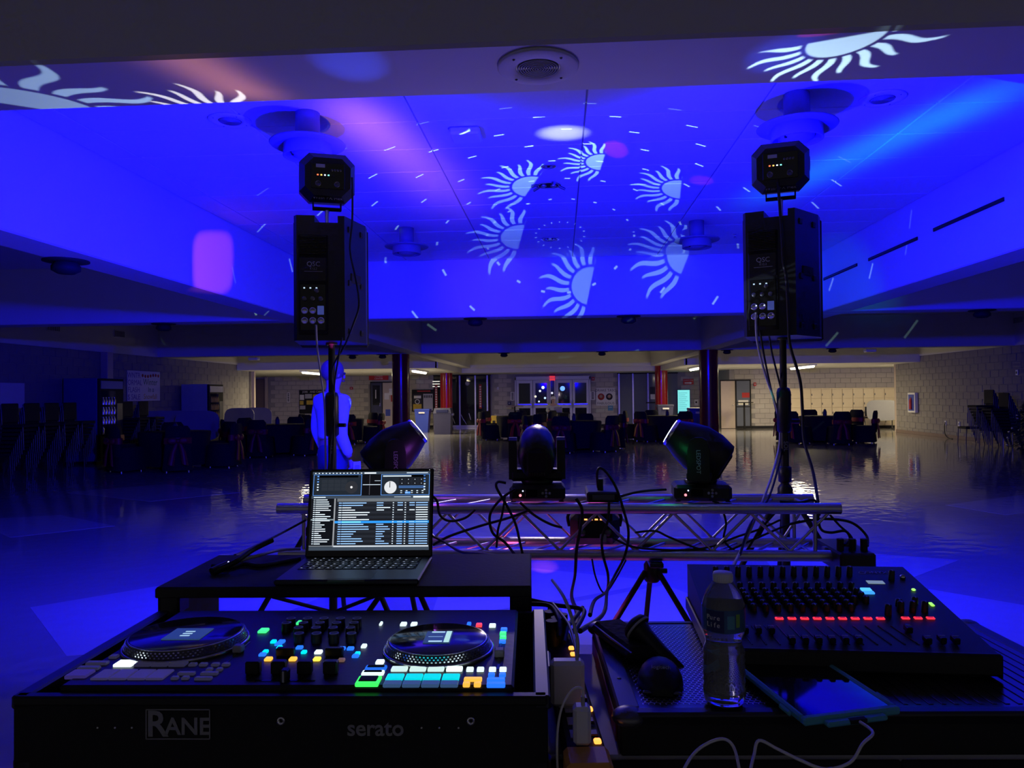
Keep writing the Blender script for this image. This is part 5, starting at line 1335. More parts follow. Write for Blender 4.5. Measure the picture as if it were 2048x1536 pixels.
for s in (-1, 1):
    a0, a1 = (-u + .06, -.14) if s < 0 else (.14, u - .06); m_ = (a0 + a1) / 2
    for (p0, p1, hs) in ((a0, m_, 1), (m_, a1, -1)):
        d = leaf(dd, p0, p1, ZD - .14, M['doorw'], M['glass'])
        MB().b2((p0 + .06, -.10, .98), (p1 - .06, -.06, 1.05), .01).build('push_bar', M['chrome'], d)
        hx_ = p1 - .05 if hs > 0 else p0 + .05
        MB().tube([(hx_, -.12, .85), (hx_, -.12, 1.2)], .015, 8, 1).build('pull_handle', M['chrome'], d)
# glowing discs set on the door glass imitate lights seen in it
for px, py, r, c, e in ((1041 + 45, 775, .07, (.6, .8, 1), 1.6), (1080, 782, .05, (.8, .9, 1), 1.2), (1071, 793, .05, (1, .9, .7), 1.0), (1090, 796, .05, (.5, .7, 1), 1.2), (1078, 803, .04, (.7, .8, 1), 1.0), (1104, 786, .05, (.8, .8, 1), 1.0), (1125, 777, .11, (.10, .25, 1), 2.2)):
    p = PY(px, py, YW - .068); o = MB().sphere((0, 0, 0), r, 12, 8, sy=.08).build('glass_glow_disc', glow(c, e), dd); o.location = (p.x - x, -.068, p.z)
dn = 2
def store_front(px0, px1, posts, lab, gm):
    global dn
    x, z, w, h = rect(px0, px1, 750, 851, YW)
    o = MB().b2((-w / 2, -.06, 0), (w / 2, -.0, .10), .004).build('window_%d' % (dn - 1), M['alu']); o.location = (x, YW, 0); struct(o); o['label'] = lab; dn += 1
    MB().b2((-w / 2, -.06, 2.34), (w / 2, 0, 2.39), .004).build('frame_head', M['blackm'], o)
    xs = [PY(p, 800, YW).x - x for p in posts]
    for q in xs: MB().b2((q - .035, -.09, 0), (q + .035, .0, 2.36), .004).build('mullion', M['alu'], o)
    xs = [-w / 2] + xs + [w / 2]
    for a, b in zip(xs, xs[1:]):
        if b - a > .1: MB().b2((a + .02, -.05, .10), (b - .02, -.03, 2.34)).build('pane', gm, o)
    return o, x, w
M['glassb'] = mat('blue_grey_glass', (.16, .18, .24), .1, var=.05)
so, sx_, sw_ = store_front(867, 982, (920, 951, 975), 'dark glass shop front left of the double doors', M['glass'])
for px in (873, 961):
    p = PY(px, 800, YW); o = MB().b2((p.x - sx_ - .06, -.065, .85), (p.x - sx_ + .06, -.055, 1.95)).build('red_banner', M['inkr'], so)
    for k in range(9): MB().b2((p.x - sx_ - .035, -.068, .92 + k * .11), (p.x - sx_ + .035, -.064, .99 + k * .11)).build('banner_letter', M['paper'], o)
p = PY(935, 767, YW); MB().lathe([(0, 0), (.10, 0), (.10, .004), (0, .004)], 20, M=Matrix.Translation((p.x - sx_, -.06, p.z)) @ Matrix.Rotation(PI / 2, 4, 'X')).build('round_decal', M['lgrey'], so)
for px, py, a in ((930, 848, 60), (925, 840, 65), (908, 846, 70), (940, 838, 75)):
    p = PY(px, py - 5, YW); MB().box((0, 0, 0), (.30, .004, .02), 0, Matrix.Translation((p.x - sx_, -.058, max(.2, p.z))) @ Matrix.Rotation(R(a), 4, 'Y')).build('painted_leg_glint', M['alu'], so)  # aluminium strips on the pane imitate glints of chair legs
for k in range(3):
    p = PY(872, 763 + k * 5, YW); MB().b2((p.x - sx_ - .15, -.058, p.z - .02), (p.x - sx_ + .18, -.052, p.z + .02)).build('painted_lamp_glint', glow((1, .95, .85), .8), so)  # glowing bars on the pane imitate reflected lamps
so, sx_, sw_ = store_front(1235, 1356, (1238, 1266, 1296, 1330), 'pale blue glass shop front right of the double doors', M['glassb'])
p = PY(1305, 790, YW); o = MB().b2((p.x - sx_ - .12, -.060, 1.2), (p.x - sx_ + .12, -.052, 1.75)).build('poster', M['inkd'], so); MB().b2((p.x - sx_ - .1, -.062, 1.2), (p.x - sx_ + .1, -.059, 1.42)).build('poster_print', M['paper'], o)
MB().b2((p.x - sx_ - .30, -.12, 1.02), (p.x - sx_ + .3, -.09, 1.07), .01).build('push_bar', M['blackm'], so)
# career center door and the door on the right
x, z, w, h = rect(741, 790, 771, 856, YW)
o = MB().b2((-w / 2, -.05, 0), (w / 2, 0, 2.12), .004).build('door_2', M['blackm']); o.location = (x, YW, 0); struct(o); o['label'] = 'dark half-glazed door beside a beige door under the red sign'
d = MB().b2((-w / 2 + .04, -.08, .01), (-.02, -.04, 2.07), .004).build('door_leaf', M['navy'], o); MB().b2((-w / 2 + .13, -.086, 1.05), (-.11, -.078, 1.95), .003).build('pane', M['glass'], d); MB().b2((-w / 2 + .25, -.09, 1.35), (-.28, -.085, 1.75)).build('pinned_notice', M['paper'], d)
MB().tube([(-.10, -.11, 1.0), (-.10, -.11, 1.15)], .02, 8, 1).build('handle', M['chrome'], d)
d = MB().b2((.02, -.08, .01), (w / 2 - .03, -.04, 2.07), .004).build('door_leaf', M['beige'], o)
for k, (a, c_, mm) in enumerate(((.10, 1.30, 'paper'), (.32, 1.5, 'paper'), (.15, .55, 'bluep'), (.40, 1.2, 'inkr'))): MB().b2((a, -.086, c_), (a + .22, -.078, c_ + .30)).build('pinned_notice', M[mm], d)
x, z, w, h = rect(1440, 1502, 764, 854, YR - .03)
o = MB().b2((-w / 2, -.04, 0), (w / 2, 0, 1.98), .004).build('door_3', M['blackm']); o.location = (x, YR - .03, 0); struct(o); o['label'] = 'beige door with dark side window left of the lockers'
d = MB().b2((-w / 2 + .03, -.075, .01), (-.03, -.035, 1.93), .004).build('door_leaf', M['beige'], o); MB().sphere((-.12, -.10, .95), .035, 12, 8).build('knob', M['chrome'], d)
d = MB().b2((.04, -.06, .9), (w / 2 - .06, -.04, 1.93), .003).build('side_window', M['glassb'], o); MB().b2((.25, -.064, 1.25), (.55, -.058, 1.45)).build('red_notice', M['inkr'], d); MB().b2((.1, -.064, .95), (.5, -.058, 1.15)).build('white_notice', M['paper'], d)
MB().b2((.04, -.06, .1), (w / 2 - .06, -.04, .86), .003).build('lower_panel', M['glassb'], o)
# corridor panels left
x, z, w, h = rect(489, 534, 745, 850, YW); t = thing('display_panel', 'brown panel in the far left corridor', 'panel', (x, YW, 0)); MB().b2((-w / 2, -.05, .02), (w / 2, 0, 2.3), .004).build('board', M['brown'], t); MB().b2((-w / 2 - .03, -.06, 0), (w / 2 + .03, 0, .06), .002).build('base_rail', M['blackm'], t)
for k, (px, lab) in enumerate(((481, 'pale conduit post at the end of the left block wall'), (533, 'pale conduit post beside the brown panel'))):
    Y = 26.5 if k == 0 else YW - .1
    p = PY(px, 800, Y); t = thing('wall_post', lab, 'post', (max(p.x, XL + .12) if k == 0 else p.x, Y, 0), 0, 'wall posts'); MB().b2((-.06, -.06, 0), (.06, .06, ZL - .001), .01).build('shaft', M['beige'], t); MB().b2((-.08, -.08, 0), (.08, .08, .05), .005).build('base', M['blackm'], t)
p = PX(213, 740, XL + .1); t = thing('wall_post', 'pale vertical duct on the left wall above the first vending machine', 'post', (XL + .11, p.y, 0), 0, 'wall posts'); MB().b2((-.09, -.12, 0), (.09, .12, ZB - .001), .01).build('shaft', M['beige'], t); MB().b2((-.1, -.13, 0), (.1, .13, .05), .005).build('base', M['blackm'], t)

# --- lockers
lx0, lx1 = PY(1580, 800, YR - .5).x, PY(1790, 800, YR - .5).x
nl = 10; lw = (lx1 - lx0) / nl
base = None
for k in range(nl):
    t = thing('locker', 'tan steel locker column, number %d from the left of the row' % (k + 1), 'locker', (lx0 + (k + .5) * lw, YR - .50, .0), 0, 'tan lockers')
    ordn = ('leftmost', 'second from left', 'third from left', 'fourth from left', 'fifth from left', 'sixth from left', 'seventh from left', 'eighth from left', 'ninth from left', 'rightmost')[k]
    t['label'] = 'tan steel locker column in the far right row, ' + ordn
    MB().b2((-lw / 2 + .002, 0, .10), (lw / 2 - .002, .46, 1.56), .003).build('body', M['tan'], t); MB().b2((-lw / 2 + .002, .02, 0), (lw / 2 - .002, .45, .10)).build('plinth', M['blackm'], t)
    for j in range(4):
        d = MB().b2((-lw / 2 + .012, -.018, .115 + j * .36), (lw / 2 - .012, .002, .115 + j * .36 + .35), .004).build('door', M['tan'], t)
        MB().b2((-lw / 2 + .014, -.026, .22 + j * .36), (-lw / 2 + .05, -.016, .30 + j * .36), .003).build('latch', M['steel'], d)
    MB().b2((-lw / 2 + .001, -.012, 1.56), (lw / 2 - .001, .47, 1.60), .003).build('top', M['tan'], t)

# --- right wall fittings
def on_wall(px, py, X): return PX(px, py, X)
a, b = PX(1822, 824, XR), PX(1838, 786, XR)
t = thing('extinguisher_cabinet', 'white extinguisher cabinet on the right block wall', 'cabinet', (XR - .02, (a.y + b.y) / 2, (a.z + b.z) / 2)); hh = .33; wy = .26
MB().b2((-.10, -wy, -hh), (0, wy, hh), .006).build('box', M['whitep'], t); MB().b2((-.106, -wy + .06, -hh + .06), (-.098, wy - .06, hh - .06), .002).build('pane', M['bluep'], t); MB().lathe([(.06, -.22), (.06, .08), (.03, .14), (.02, .17)], 14, (-.108, 0, 0)).build('extinguisher', M['inkr'], t)
for px, py, lab in ((1892, 846, 'wall outlet with a black cord on the right block wall'), (1919, 848, 'bare wall outlet nearer the stacked chairs'), (2035, 745, 'small white camera high on the right block wall')):
    p = PX(px, py, XR); t = thing('wall_outlet', lab, 'outlet', (XR - .004, p.y, p.z), 0, 'right wall fittings'); MB().b2((-.02, -.05, -.07), (0, .05, .07), .004).build('plate', M['whitep'], t); MB().b2((-.03, -.02, -.03), (-.019, .02, .03), .003).build('socket', M['black'] if 'bare' not in lab else M['lgrey'], t)
    if 'cord' in lab: MB().tube([(-.03, 0, -.02), (-.06, -.03, -.15), (-.05, -.05, -.35), (-.08, -.30, -p.z + .012), (-.12, -.6, -p.z + .012)], .012, 6).build('cord', M['rubber'], t)

# --- left wall: posters, vending machines
p0, p1 = PX(255, 800, XL + .0), PX(320, 800, XL)
pc = PX(287, 772, XL)
t = thing('winter_poster', 'white hand-painted winter poster on the left wall', 'poster', (XL + .01, pc.y, pc.z)); pw = abs(p1.y - p0.y) / 2 ; ph = .40
MB().b2((0, -pw, -ph), (.012, pw, ph), .002).build('board', M['paper'], t)
RZ = Matrix.Rotation(PI / 2, 4, 'Z') @ FACE
def wtext(s, size, m, y, z): text(s, size, m, t, Matrix.Translation((.0135, y, z)) @ RZ)
for k, s in enumerate(('WNTR', 'FORMAL', 'FLASH', '$ SALE')): wtext(s, .20, M['inkp'], -pw * .62, .27 - k * .19)
wtext('Winter', .24, M['inkg'], pw * .38, .10); wtext('In a', .20, M['inkg'], pw * .42, -.10); wtext('Snowfall', .20, M['inky'], pw * .38, -.29)
for k in range(7): MB().sphere((.014, pw * (-.10 + k * .165), .28 - .02 * math.sin(k)), .045, 10, 6, sx=.1).build('painted_dot', M['inkr'], t)
p = PX(4, 790, XL); t = thing('blank_notice', 'pale blank board at the left edge of the wall', 'notice board', (XL + .01, p.y, 1.35)); MB().b2((0, -.6, -.45), (.02, .6, .45), .004).build('board', M['paper'], t); MB().b2((0, -.62, -.47), (.015, .62, -.45), .002).build('frame_rail', M['alu'], t)
def vending(px, X, side, lab, hz, prod):
    y = PX(px, 800, X).y
    t = thing('vending_machine', lab, 'vending machine', (X, y, 0), 0, 'vending machines')
    MB().b2((-.42, -.46, .06), (.36, .46, hz), .01).build('cabinet', side, t); MB().b2((-.40, -.44, 0), (.34, .44, .06)).build('plinth', M['blackm'], t)
    d = MB().b2((.36, -.45, .10), (.43, .45, hz - .01), .008).build('front_door', M['blackm'], t)
    MB().b2((.425, -.40, .62), (.436, .12, hz - .28), .003).build('pane', M['glass'], d); MB().b2((.425, -.42, hz - .24), (.436, .42, hz - .06), .003).build('header', M['bluep'] if prod else M['lgrey'], d)
    MB().b2((.425, .18, .75), (.44, .40, 1.35), .003).build('control_panel', M['steel'], d); MB().b2((.425, -.35, .22), (.437, .10, .46), .003).build('delivery_flap', M['blackg'], d)
    for j in range(4):
        for i in range(5): MB().lathe([(.028, 0), (.030, .10), (.012, .15), (.012, .17)], 10, (.445, -.36 + i * .105, .66 + j * .22)).build('bottle_in_view' if prod else 'snack_in_view', M['chrome'] if prod else M['inky'], d)
vending(188, -10.65, mat('machine_blue', (.05, .07, .30), .35), 'tall blue drinks vending machine by the left wall, nearer one', 1.92, True)
vending(405, -10.65, mat('machine_pale', (.35, .40, .55), .35), 'pale vending machine further along the left wall', 1.86, False)

# --- chairs
def plain_chair(name='stacking_chair', m=None):
    t = thing(name, 'x', 'chair')
    MB().box((0, .0, .44), (.44, .44, .06), .012).build('seat', m or M['blackm'], t)
    MB().box((0, -.21, .68), (.43, .03, .36), .012, None).build('backrest', m or M['blackm'], t)
    for s in (-1, 1):
        MB().tube([(s * .21, .22, 0), (s * .21, .20, .44)], .011, 8, 1).build('leg', M['chairleg'], t); MB().tube([(s * .21, -.26, 0), (s * .21, -.20, .44), (s * .21, -.23, .84)], .011, 8, 2).build('leg', M['chairleg'], t)
    return t
proto = plain_chair(); used = [False]
def place_chair(x, y, z, rz, lab, grp):
    o = proto if not used[0] else copy_tree(proto); used[0] = True
    o.location = (x, y, z); o.rotation_euler = (0, 0, rz); tag(o, lab, 'chair', grp); return o
def stack(px, X, n, rz, where, grp):
    y = PX(px, 850, X).y if X else 0
    for k in range(n):
        c = place_chair(X + math.sin(-rz) * .035 * k, y + math.cos(rz) * .035 * k, .075 * k, rz, 'black stacking chair, ' + ('at the bottom' if k == 0 else 'topmost' if k == n - 1 else ('second', 'third', 'fourth', 'fifth', 'sixth', 'seventh', 'eighth')[k - 1] + ' from bottom') + ', in the stack ' + where, grp)
for k, px in enumerate((16, 60, 100, 136)):
    stack(px, -10.3, 8, R(-90), ('at the left edge', 'second from the left edge', 'third from the left edge', 'just left of the blue vending machine')[k], 'stacked chairs left stack %d' % (k + 1))
for k, px in enumerate((252, 284)): stack(px, -10.35, 8, R(-90), ('just right of the blue vending machine', 'below the winter poster')[k], 'stacked chairs under the poster %d' % (k + 1))
stack(1985, 11.0, 9, R(90), 'against the right wall', 'stacked chairs right'); stack(2012, 11.0, 8, R(90), 'nearest the Christmas tree', 'stacked chairs near tree')
p = PX(1940, 850, 11.1); place_chair(11.1, p.y, 0, R(90), 'single black chair left of the right-hand chair stacks', None)
p = PY(1737, 850, 30.0); place_chair(p.x, 30.0, 0, R(0), 'single grey-backed chair in front of the lockers', None)

# folded table tops standing on edge
def folded_table(x, y, rz, lab, grp='folded tables'):
    t = thing('folded_table', lab, 'table', (x, y, 0), rz, grp)
    n = 24; poly = []
    for i in range(n):
        a = 2 * PI * i / n; c, s = math.cos(a), math.sin(a)
        poly.append((.55 * math.copysign(abs(c) ** .5, c), .40 * math.copysign(abs(s) ** .5, s)))
    MB().prism(poly, -.015, .015, Matrix.Translation((0, 0, .72)) @ Matrix.Rotation(R(82), 4, 'X')).build('table_top', M['grey'], t)
    for s in (-.35, .35):
        MB().tube([(s, -.25, .04), (s, .12, .04), (s, .06, .72)], .018, 8, 1).build('leg_frame', M['steel'], t)
        for yy in (-.25, .12): MB().sphere((s, yy, .03), .03, 8, 6).build('castor', M['rubber'], t)
for k, (px, D) in enumerate(((322, 20.5), (358, 20.2), (395, 19.8))):
    p = PD(px, 850, D); folded_table(p.x, p.y, R(35), ('leftmost folded grey table left of the pale vending machine', 'middle folded grey table left of the pale vending machine', 'folded grey table touching the pale vending machine')[k])
for k, (px, D) in enumerate(((478, 24.5), (510, 25.0))):
    p = PD(px, 850, D); folded_table(p.x, p.y, R(-10 + 20 * k), ('folded grey table just right of the pale vending machine', 'folded grey table near the left wall end')[k])
p = PY(1765, 850, 29.6); folded_table(p.x, 29.6, R(-15), 'folded grey table beside the lockers')

# --- round tables with covered, bow-tied chairs
def covered_chair():
    t = thing('covered_chair', 'x', 'chair')
    def ring(w, d, z, cy=0.0): return [(-w, cy - d, z), (0, cy - d * 1.03, z), (w, cy - d, z), (w * 1.03, cy, z), (w, cy + d, z), (0, cy + d * 1.03, z), (-w, cy + d, z), (-w * 1.03, cy, z)]
    MB().loft([ring(.27, .27, .03), ring(.25, .25, .25), ring(.235, .235, .46), ring(.21, .21, .49)], True, True).build('seat_cover', M['cloth'], t)
    MB().loft([ring(.235, .045, .30, -.235), ring(.23, .04, .60, -.255), ring(.22, .035, .84, -.275), ring(.17, .022, .91, -.28)], True, True).build('back_cover', M['cloth'], t)
    MB().loft([ring(.245, .055, .56, -.25), ring(.245, .055, .68, -.256)], False, True).build('sash', M['sash'], t)
    for s in (-1, 1):
        MB().sphere((s * .10, -.335, .62), .10, 12, 8, sy=.45, sz=.7).build('bow_loop', M['sash'], t)
        MB().loft([[(s * .02 - .03, -.33, .60), (s * .02 + .03, -.33, .60), (s * .02 + .03, -.315, .60), (s * .02 - .03, -.315, .60)], [(s * .09 - .05, -.36, .40), (s * .09 + .05, -.36, .40), (s * .09 + .05, -.345, .40), (s * .09 - .05, -.345, .40)], [(s * .13 - .06, -.37, .16), (s * .13 + .06, -.37, .13), (s * .13 + .06, -.355, .13), (s * .13 - .06, -.355, .16)]], True, True).build('bow_tail', M['sash'], t)
    MB().sphere((0, -.345, .62), .045, 10, 6).build('bow_knot', M['sash'], t)
    for sx in (-.2, .2):
        for sy in (-.2, .2): MB().lathe([(.02, 0), (.016, .06)], 8, (sx, sy, 0)).build('leg_tip', M['chrome'], t)
    return t
cproto = covered_chair(); cused = [False]
SIDE = ('right side', 'right far side', 'far right', 'far side', 'far left', 'left far side', 'left side', 'left near side', 'near left', 'near side', 'near right', 'right near side')
def round_table(px, D, n, ph0, where, r=.72, rc=1.06, skip=()):
    p = PD(px, 850, D)
    t = thing('round_table', 'round table under a black cloth ' + where, 'table', (p.x, p.y, 0), 0, 'black-clothed round tables')
    rim = lambda rr, z, k=0: [(rr * (1 + k * math.cos(8 * a)) * math.cos(a), rr * (1 + k * math.cos(8 * a)) * math.sin(a), z) for a in [2 * PI * i / 48 for i in range(48)]]
    MB().loft([rim(r * .92, .06, .05), rim(r * .94, .4, .03), rim(r, .72, .01), rim(r * .985, .75), rim(r * .1, .752)], True, True).build('table_cloth', M['cloth'], t)
    MB().lathe([(.05, 0), (.05, .7)], 12).build('pedestal', M['steel'], t)
    c = thing('table_lantern', 'small glass lantern on the round table ' + where, 'lantern', (p.x, p.y, .753), 0, 'table lanterns')
    MB().lathe([(.05, 0), (.055, .01), (.055, .12), (.04, .15), (.0, .16)], 16).build('jar', M['bin'], c); MB().lathe([(.042, .15), (.03, .19), (0, .20)], 14).build('lid', M['steel'], c)
    for k in range(n):
        if k in skip: continue
        a = ph0 + 2 * PI * k / n
        o = cproto if not cused[0] else copy_tree(cproto); cused[0] = True
        o.location = (p.x + rc * math.cos(a), p.y + rc * math.sin(a), 0); o.rotation_euler = (0, 0, a + PI / 2)
        tag(o, 'red-bowed black chair, ' + SIDE[round(a / R(30)) % 12] + ', round table ' + where, 'chair', 'chairs at the table ' + where)
round_table(350, 15.9, 6, R(-60), 'by the vending machines')
round_table(555, 19.4, 6, R(-90), 'left of the person')
round_table(683, 24.0, 6, R(-65), 'behind the person')
round_table(1036, 25.0, 6, R(-90), 'before the doors')
round_table(1148, 19.8, 6, R(-105), 'in the hall centre')
round_table(1335, 23.6, 6, R(-75), 'beside the information screen')
round_table(1650, 21.8, 6, R(-90), 'before the lockers')
# --- bins and small standing things
p = PD(887, 869, 28.0); q = PZ(887, 868, 0)
t = thing('litter_bin', 'grey hooded litter bin in front of the far left red column', 'bin', (q.x, q.y, 0)); 
MB().loft([[(-.30, -.28, 0), (.30, -.28, 0), (.30, .28, 0), (-.30, .28, 0)], [(-.33, -.31, .78), (.33, -.31, .78), (.33, .31, .78), (-.33, .31, .78)]], True, False).build('body', M['bin'], t)
MB().loft([[(-.34, -.32, .78), (.34, -.32, .78), (.34, .32, .78), (-.34, .32, .78)], [(-.30, -.28, .98), (.30, -.28, .98), (.30, .28, .98), (-.30, .28, .98)]], True, False).build('hood', M['bin'], t)
MB().b2((-.22, -.335, .82), (.22, -.30, .93), .004).build('flap', M['navy'], t); MB().b2((.30, -.1, .70), (.40, .1, .78), .01).build('handle', M['lgrey'], t)
for px, D, lab, m, hh in ((846, 30.0, 'blue recycling bin right of the nearer left red column', 'bluep', .95), (1396, 24.0, 'blue bin just left of the nearer right red column', 'bluep', 1.0), (1330, 28.5, 'grey-violet plastic bin behind the table before the information screen', 'bin', 1.05)):
    p = PD(px, 850, D); t = thing('recycling_bin', lab, 'bin', (p.x, p.y, 0), 0, 'bins')
    MB().loft([[(-.22, -.2, 0), (.22, -.2, 0), (.22, .2, 0), (-.22, .2, 0)], [(-.29, -.25, hh - .1), (.29, -.25, hh - .1), (.29, .25, hh - .1), (-.29, .25, hh - .1)]], True, False).build('body', M[m], t); MB().box((0, 0, hh - .06), (.62, .54, .08), .02).build('lid', M[m], t); MB().b2((-.12, -.3, hh - .2), (.12, -.26, hh - .14), .004).build('label', M['paper'], t)
p = PD(988, 840, 30.5); t = thing('wet_floor_sign', 'yellow folding wet floor sign left of the centre tables', 'sign', (p.x, p.y, 0))
for s in (-1, 1): MB().loft([[(-.16, s * .16, .0), (.16, s * .16, .0), (.16, s * .14, 0), (-.16, s * .14, 0)], [(-.11, s * .02, .62), (.11, s * .02, .62), (.11, s * .0, .62), (-.11, s * .0, .62)]], True, False).build('panel', M['yellow'], t)
MB().b2((-.05, -.10, .3), (.05, -.085, .42)).build('warning_print', M['inkd'], t)
p = PY(1489, 850, 29.8); t = thing('tall_table', 'tall dark cocktail table in front of the beige door', 'table', (p.x, 29.8, 0)); MB().lathe([(0, 1.08), (.34, 1.08), (.35, 1.07), (.34, 1.05), (0, 1.05)], 28).build('table_top', M['blackm'], t); MB().tube([(0, 0, .04), (0, 0, 1.06)], .035, 12, 1).build('pole', M['blackm'], t); MB().lathe([(.30, 0), (.30, .02), (.05, .05)], 24).build('base', M['blackm'], t)
p = PD(1030, 845, 31.5); t = thing('high_table', 'small dark table at the left of the double doors', 'table', (p.x, p.y, 0)); MB().box((0, 0, .98), (.7, .5, .03), .006).build('table_top', M['brown'], t); MB().tube([(0, 0, .03), (0, 0, .97)], .03, 10, 1).build('pole', M['blackm'], t); MB().lathe([(.24, 0), (.24, .02), (.05, .04)], 20).build('base', M['blackm'], t)

# --- Christmas tree at the right edge
p = PX(2042, 850, 10.6)
t = thing('christmas_tree', 'small decorated Christmas tree at the right edge', 'tree', (10.5, p.y - .4, 0))
MB().tube([(0, 0, .02), (0, 0, 1.25)], .03, 8, 1).build('trunk', M['brown'], t); MB().lathe([(.16, 0), (.15, .12), (.0, .13)], 16).build('pot', M['blackm'], t)
nd = MB(); rr = random.Random(3)
for k in range(900):
    z = rr.uniform(.15, 1.2); rad = (1.28 - z) * .42; a = rr.uniform(0, 2 * PI); c, s = math.cos(a), math.sin(a); r0 = rad * rr.uniform(.2, .9)
    p0 = Vector((c * r0, s * r0, z)); p1 = p0 + Vector((c * .14, s * .14, rr.uniform(-.07, .03))); sd = Vector((-s, c, 0)) * .025
    nd.add([p0 - sd, p0 + sd, p1], [(0, 1, 2)])
nd.build('needles', mat('needles', (.02, .06, .04), .7), t)['kind'] = 'stuff'
for k in range(22):
    z = rr.uniform(.2, 1.1); rad = (1.28 - z) * .44; a = rr.uniform(0, 2 * PI); MB().sphere((rad * math.cos(a), rad * math.sin(a), z), .03, 10, 6).build('bauble', M['chrome'], t)
p = PX(2018, 830, 11.4); t = thing('picture_easel', 'small framed picture leaning behind the Christmas tree', 'picture', (11.35, p.y, 0)); MB().b2((0, -.22, .75), (.02, .22, 1.12), .004).build('frame', M['alu'], t); MB().b2((-.004, -.18, .79), (.001, .18, 1.08)).build('picture', M['navy'], t)
for s in (-.2, .2): MB().tube([(.01, s, 0), (.01, s, .78)], .012, 8, 1).build('leg', M['alu'], t)

# ================================================================ PEOPLE
def skin_mesh(name, verts, edges, radii, m, parent, root=0, sub=2):
    me = bpy.data.meshes.new(name); me.from_pydata(verts, edges, []); me.materials.append(m)
    o = obj(name, me, parent)
    md = o.modifiers.new('skin', 'SKIN'); md.use_smooth_shade = True
    for i, r in enumerate(radii):
        sv = me.skin_vertices[0].data[i]; sv.radius = r if isinstance(r, tuple) else (r, r); sv.use_root = (i == root)
    s = o.modifiers.new('sub', 'SUBSURF'); s.levels = sub; s.render_levels = sub
    return o
def chain(pts): return pts, [(i, i + 1) for i in range(len(pts) - 1)]
def merge(lists):
    V, E, RR = [], [], []
    for pts, rad, att in lists:          # att = index in V to join the first vertex to, or None
        b = len(V); V += pts; RR += rad
        E += [(b + i, b + i + 1) for i in range(len(pts) - 1)]
        if att is not None: E.append((att, b))
    return V, E, RR
def hand(wrist, dirv, side, parent, m, curl=.5):
    """palm with five fingers, dirv = pointing direction of the hand, side = thumb direction"""
    d = Vector(dirv).normalized(); s = Vector(side).normalized(); n = d.cross(s)
    w = Vector(wrist); P = w + d * .05; K = w + d * .085
    L = [([tuple(w), tuple(P), tuple(K)], [(.024, .018), (.036, .016), (.034, .014)], None)]
    for i, (off, ln) in enumerate(((.028, .070), (.010, .078), (-.010, .072), (-.027, .056))):
        b = K + s * off * .9; L.append(([tuple(b), tuple(b + d * ln * .5 + n * .012 * curl), tuple(b + d * ln * .8 + n * .035 * curl * 1.5)], [.0095, .0085, .007], 2))
    L.append(([tuple(w + d * .03 + s * .03), tuple(w + d * .065 + s * .055), tuple(w + d * .09 + s * .055)], [.013, .0105, .008], 1))
    V, E, RR = merge(L); return skin_mesh('hand', V, E, RR, m, parent, 0, 1)
def face_parts(o, c, fw, m_dark):
    """c = head centre, fw = unit facing direction"""
    fw = Vector(fw).normalized(); s = fw.cross(Vector((0, 0, 1))).normalized(); c = Vector(c)
    for k in (-1, 1):
        e = c + fw * .088 + s * .032 * k + Vector((0, 0, .005)); MB().sphere(tuple(e), .011, 10, 6).build('eye', m_dark, o)
        e = c + s * .078 * k - fw * .005; MB().sphere(tuple(e), .022, 10, 8, sx=.6, sy=.8, sz=1.4).build('ear', M['skin'], o)
    MB().sphere(tuple(c + fw * .102 + Vector((0, 0, -.022))), .014, 10, 8, sz=1.5).build('nose', M['skin'], o)
    MB().sphere(tuple(c + fw * .092 + Vector((0, 0, -.062))), .018, 10, 6, sz=.35).build('mouth', mat('lips', (.35, .14, .12), .5), o)

q = PD(665, 860, 6.75)
M['hoodie'] = mat('pale_hoodie', (.62, .63, .68), .9, var=.08, scale=6, bump=.25, bscale=30)
M['jeans'] = mat('blue_denim', (.06, .07, .15), .85, var=.15, scale=20, bump=.2)
M['hair'] = mat('brown_hair', (.20, .15, .12), .7, var=.2, scale=60, bump=.5)
pe = thing('person', 'person in a pale long-sleeved top and jeans walking away, seen from behind', 'person', (q.x, q.y, 0), R(-42))
# body faces local +y (away from the camera), mid-stride
hipL, hipR = (-.095, 0, .93), (.095, 0, .93)
V, E, RR = merge([
    ([(0, 0, .98), (0, .005, 1.12), (0, .0, 1.28), (0, -.01, 1.42), (0, .0, 1.50), (0, .012, 1.56), (0, .02, 1.64), (0, .018, 1.72)], [(.15, .10), (.145, .10), (.165, .105), (.14, .085), (.058, .058), (.062, .066), (.078, .092), (.066, .078)], None),
    ([(-.095, 0, .90), (-.10, .06, .50), (-.10, .02, .10), (-.105, .12, .04)], [(.088, .092), (.062, .066), (.044, .046), (.04, .034)], 0),
    ([(.095, -.01, .90), (.11, -.10, .52), (.11, -.34, .16), (.115, -.30, .06)], [(.088, .092), (.062, .066), (.044, .046), (.04, .034)], 0),
    ([(-.165, -.01, 1.41), (-.215, -.03, 1.14), (-.205, .05, .93)], [.055, .043, .031], 3),
    ([(.165, -.01, 1.41), (.235, -.06, 1.14), (.255, .02, .91)], [.055, .043, .031], 3)])
skin_mesh('body', V, E, RR, M['skin'], pe)
face_parts(pe, (0, .02, 1.655), (0, 1, 0), M['inkd'])
MB().sphere((0, .002, 1.685), .106, 20, 14, sx=.92, sy=1.0, sz=.98).build('hair', M['hair'], pe)
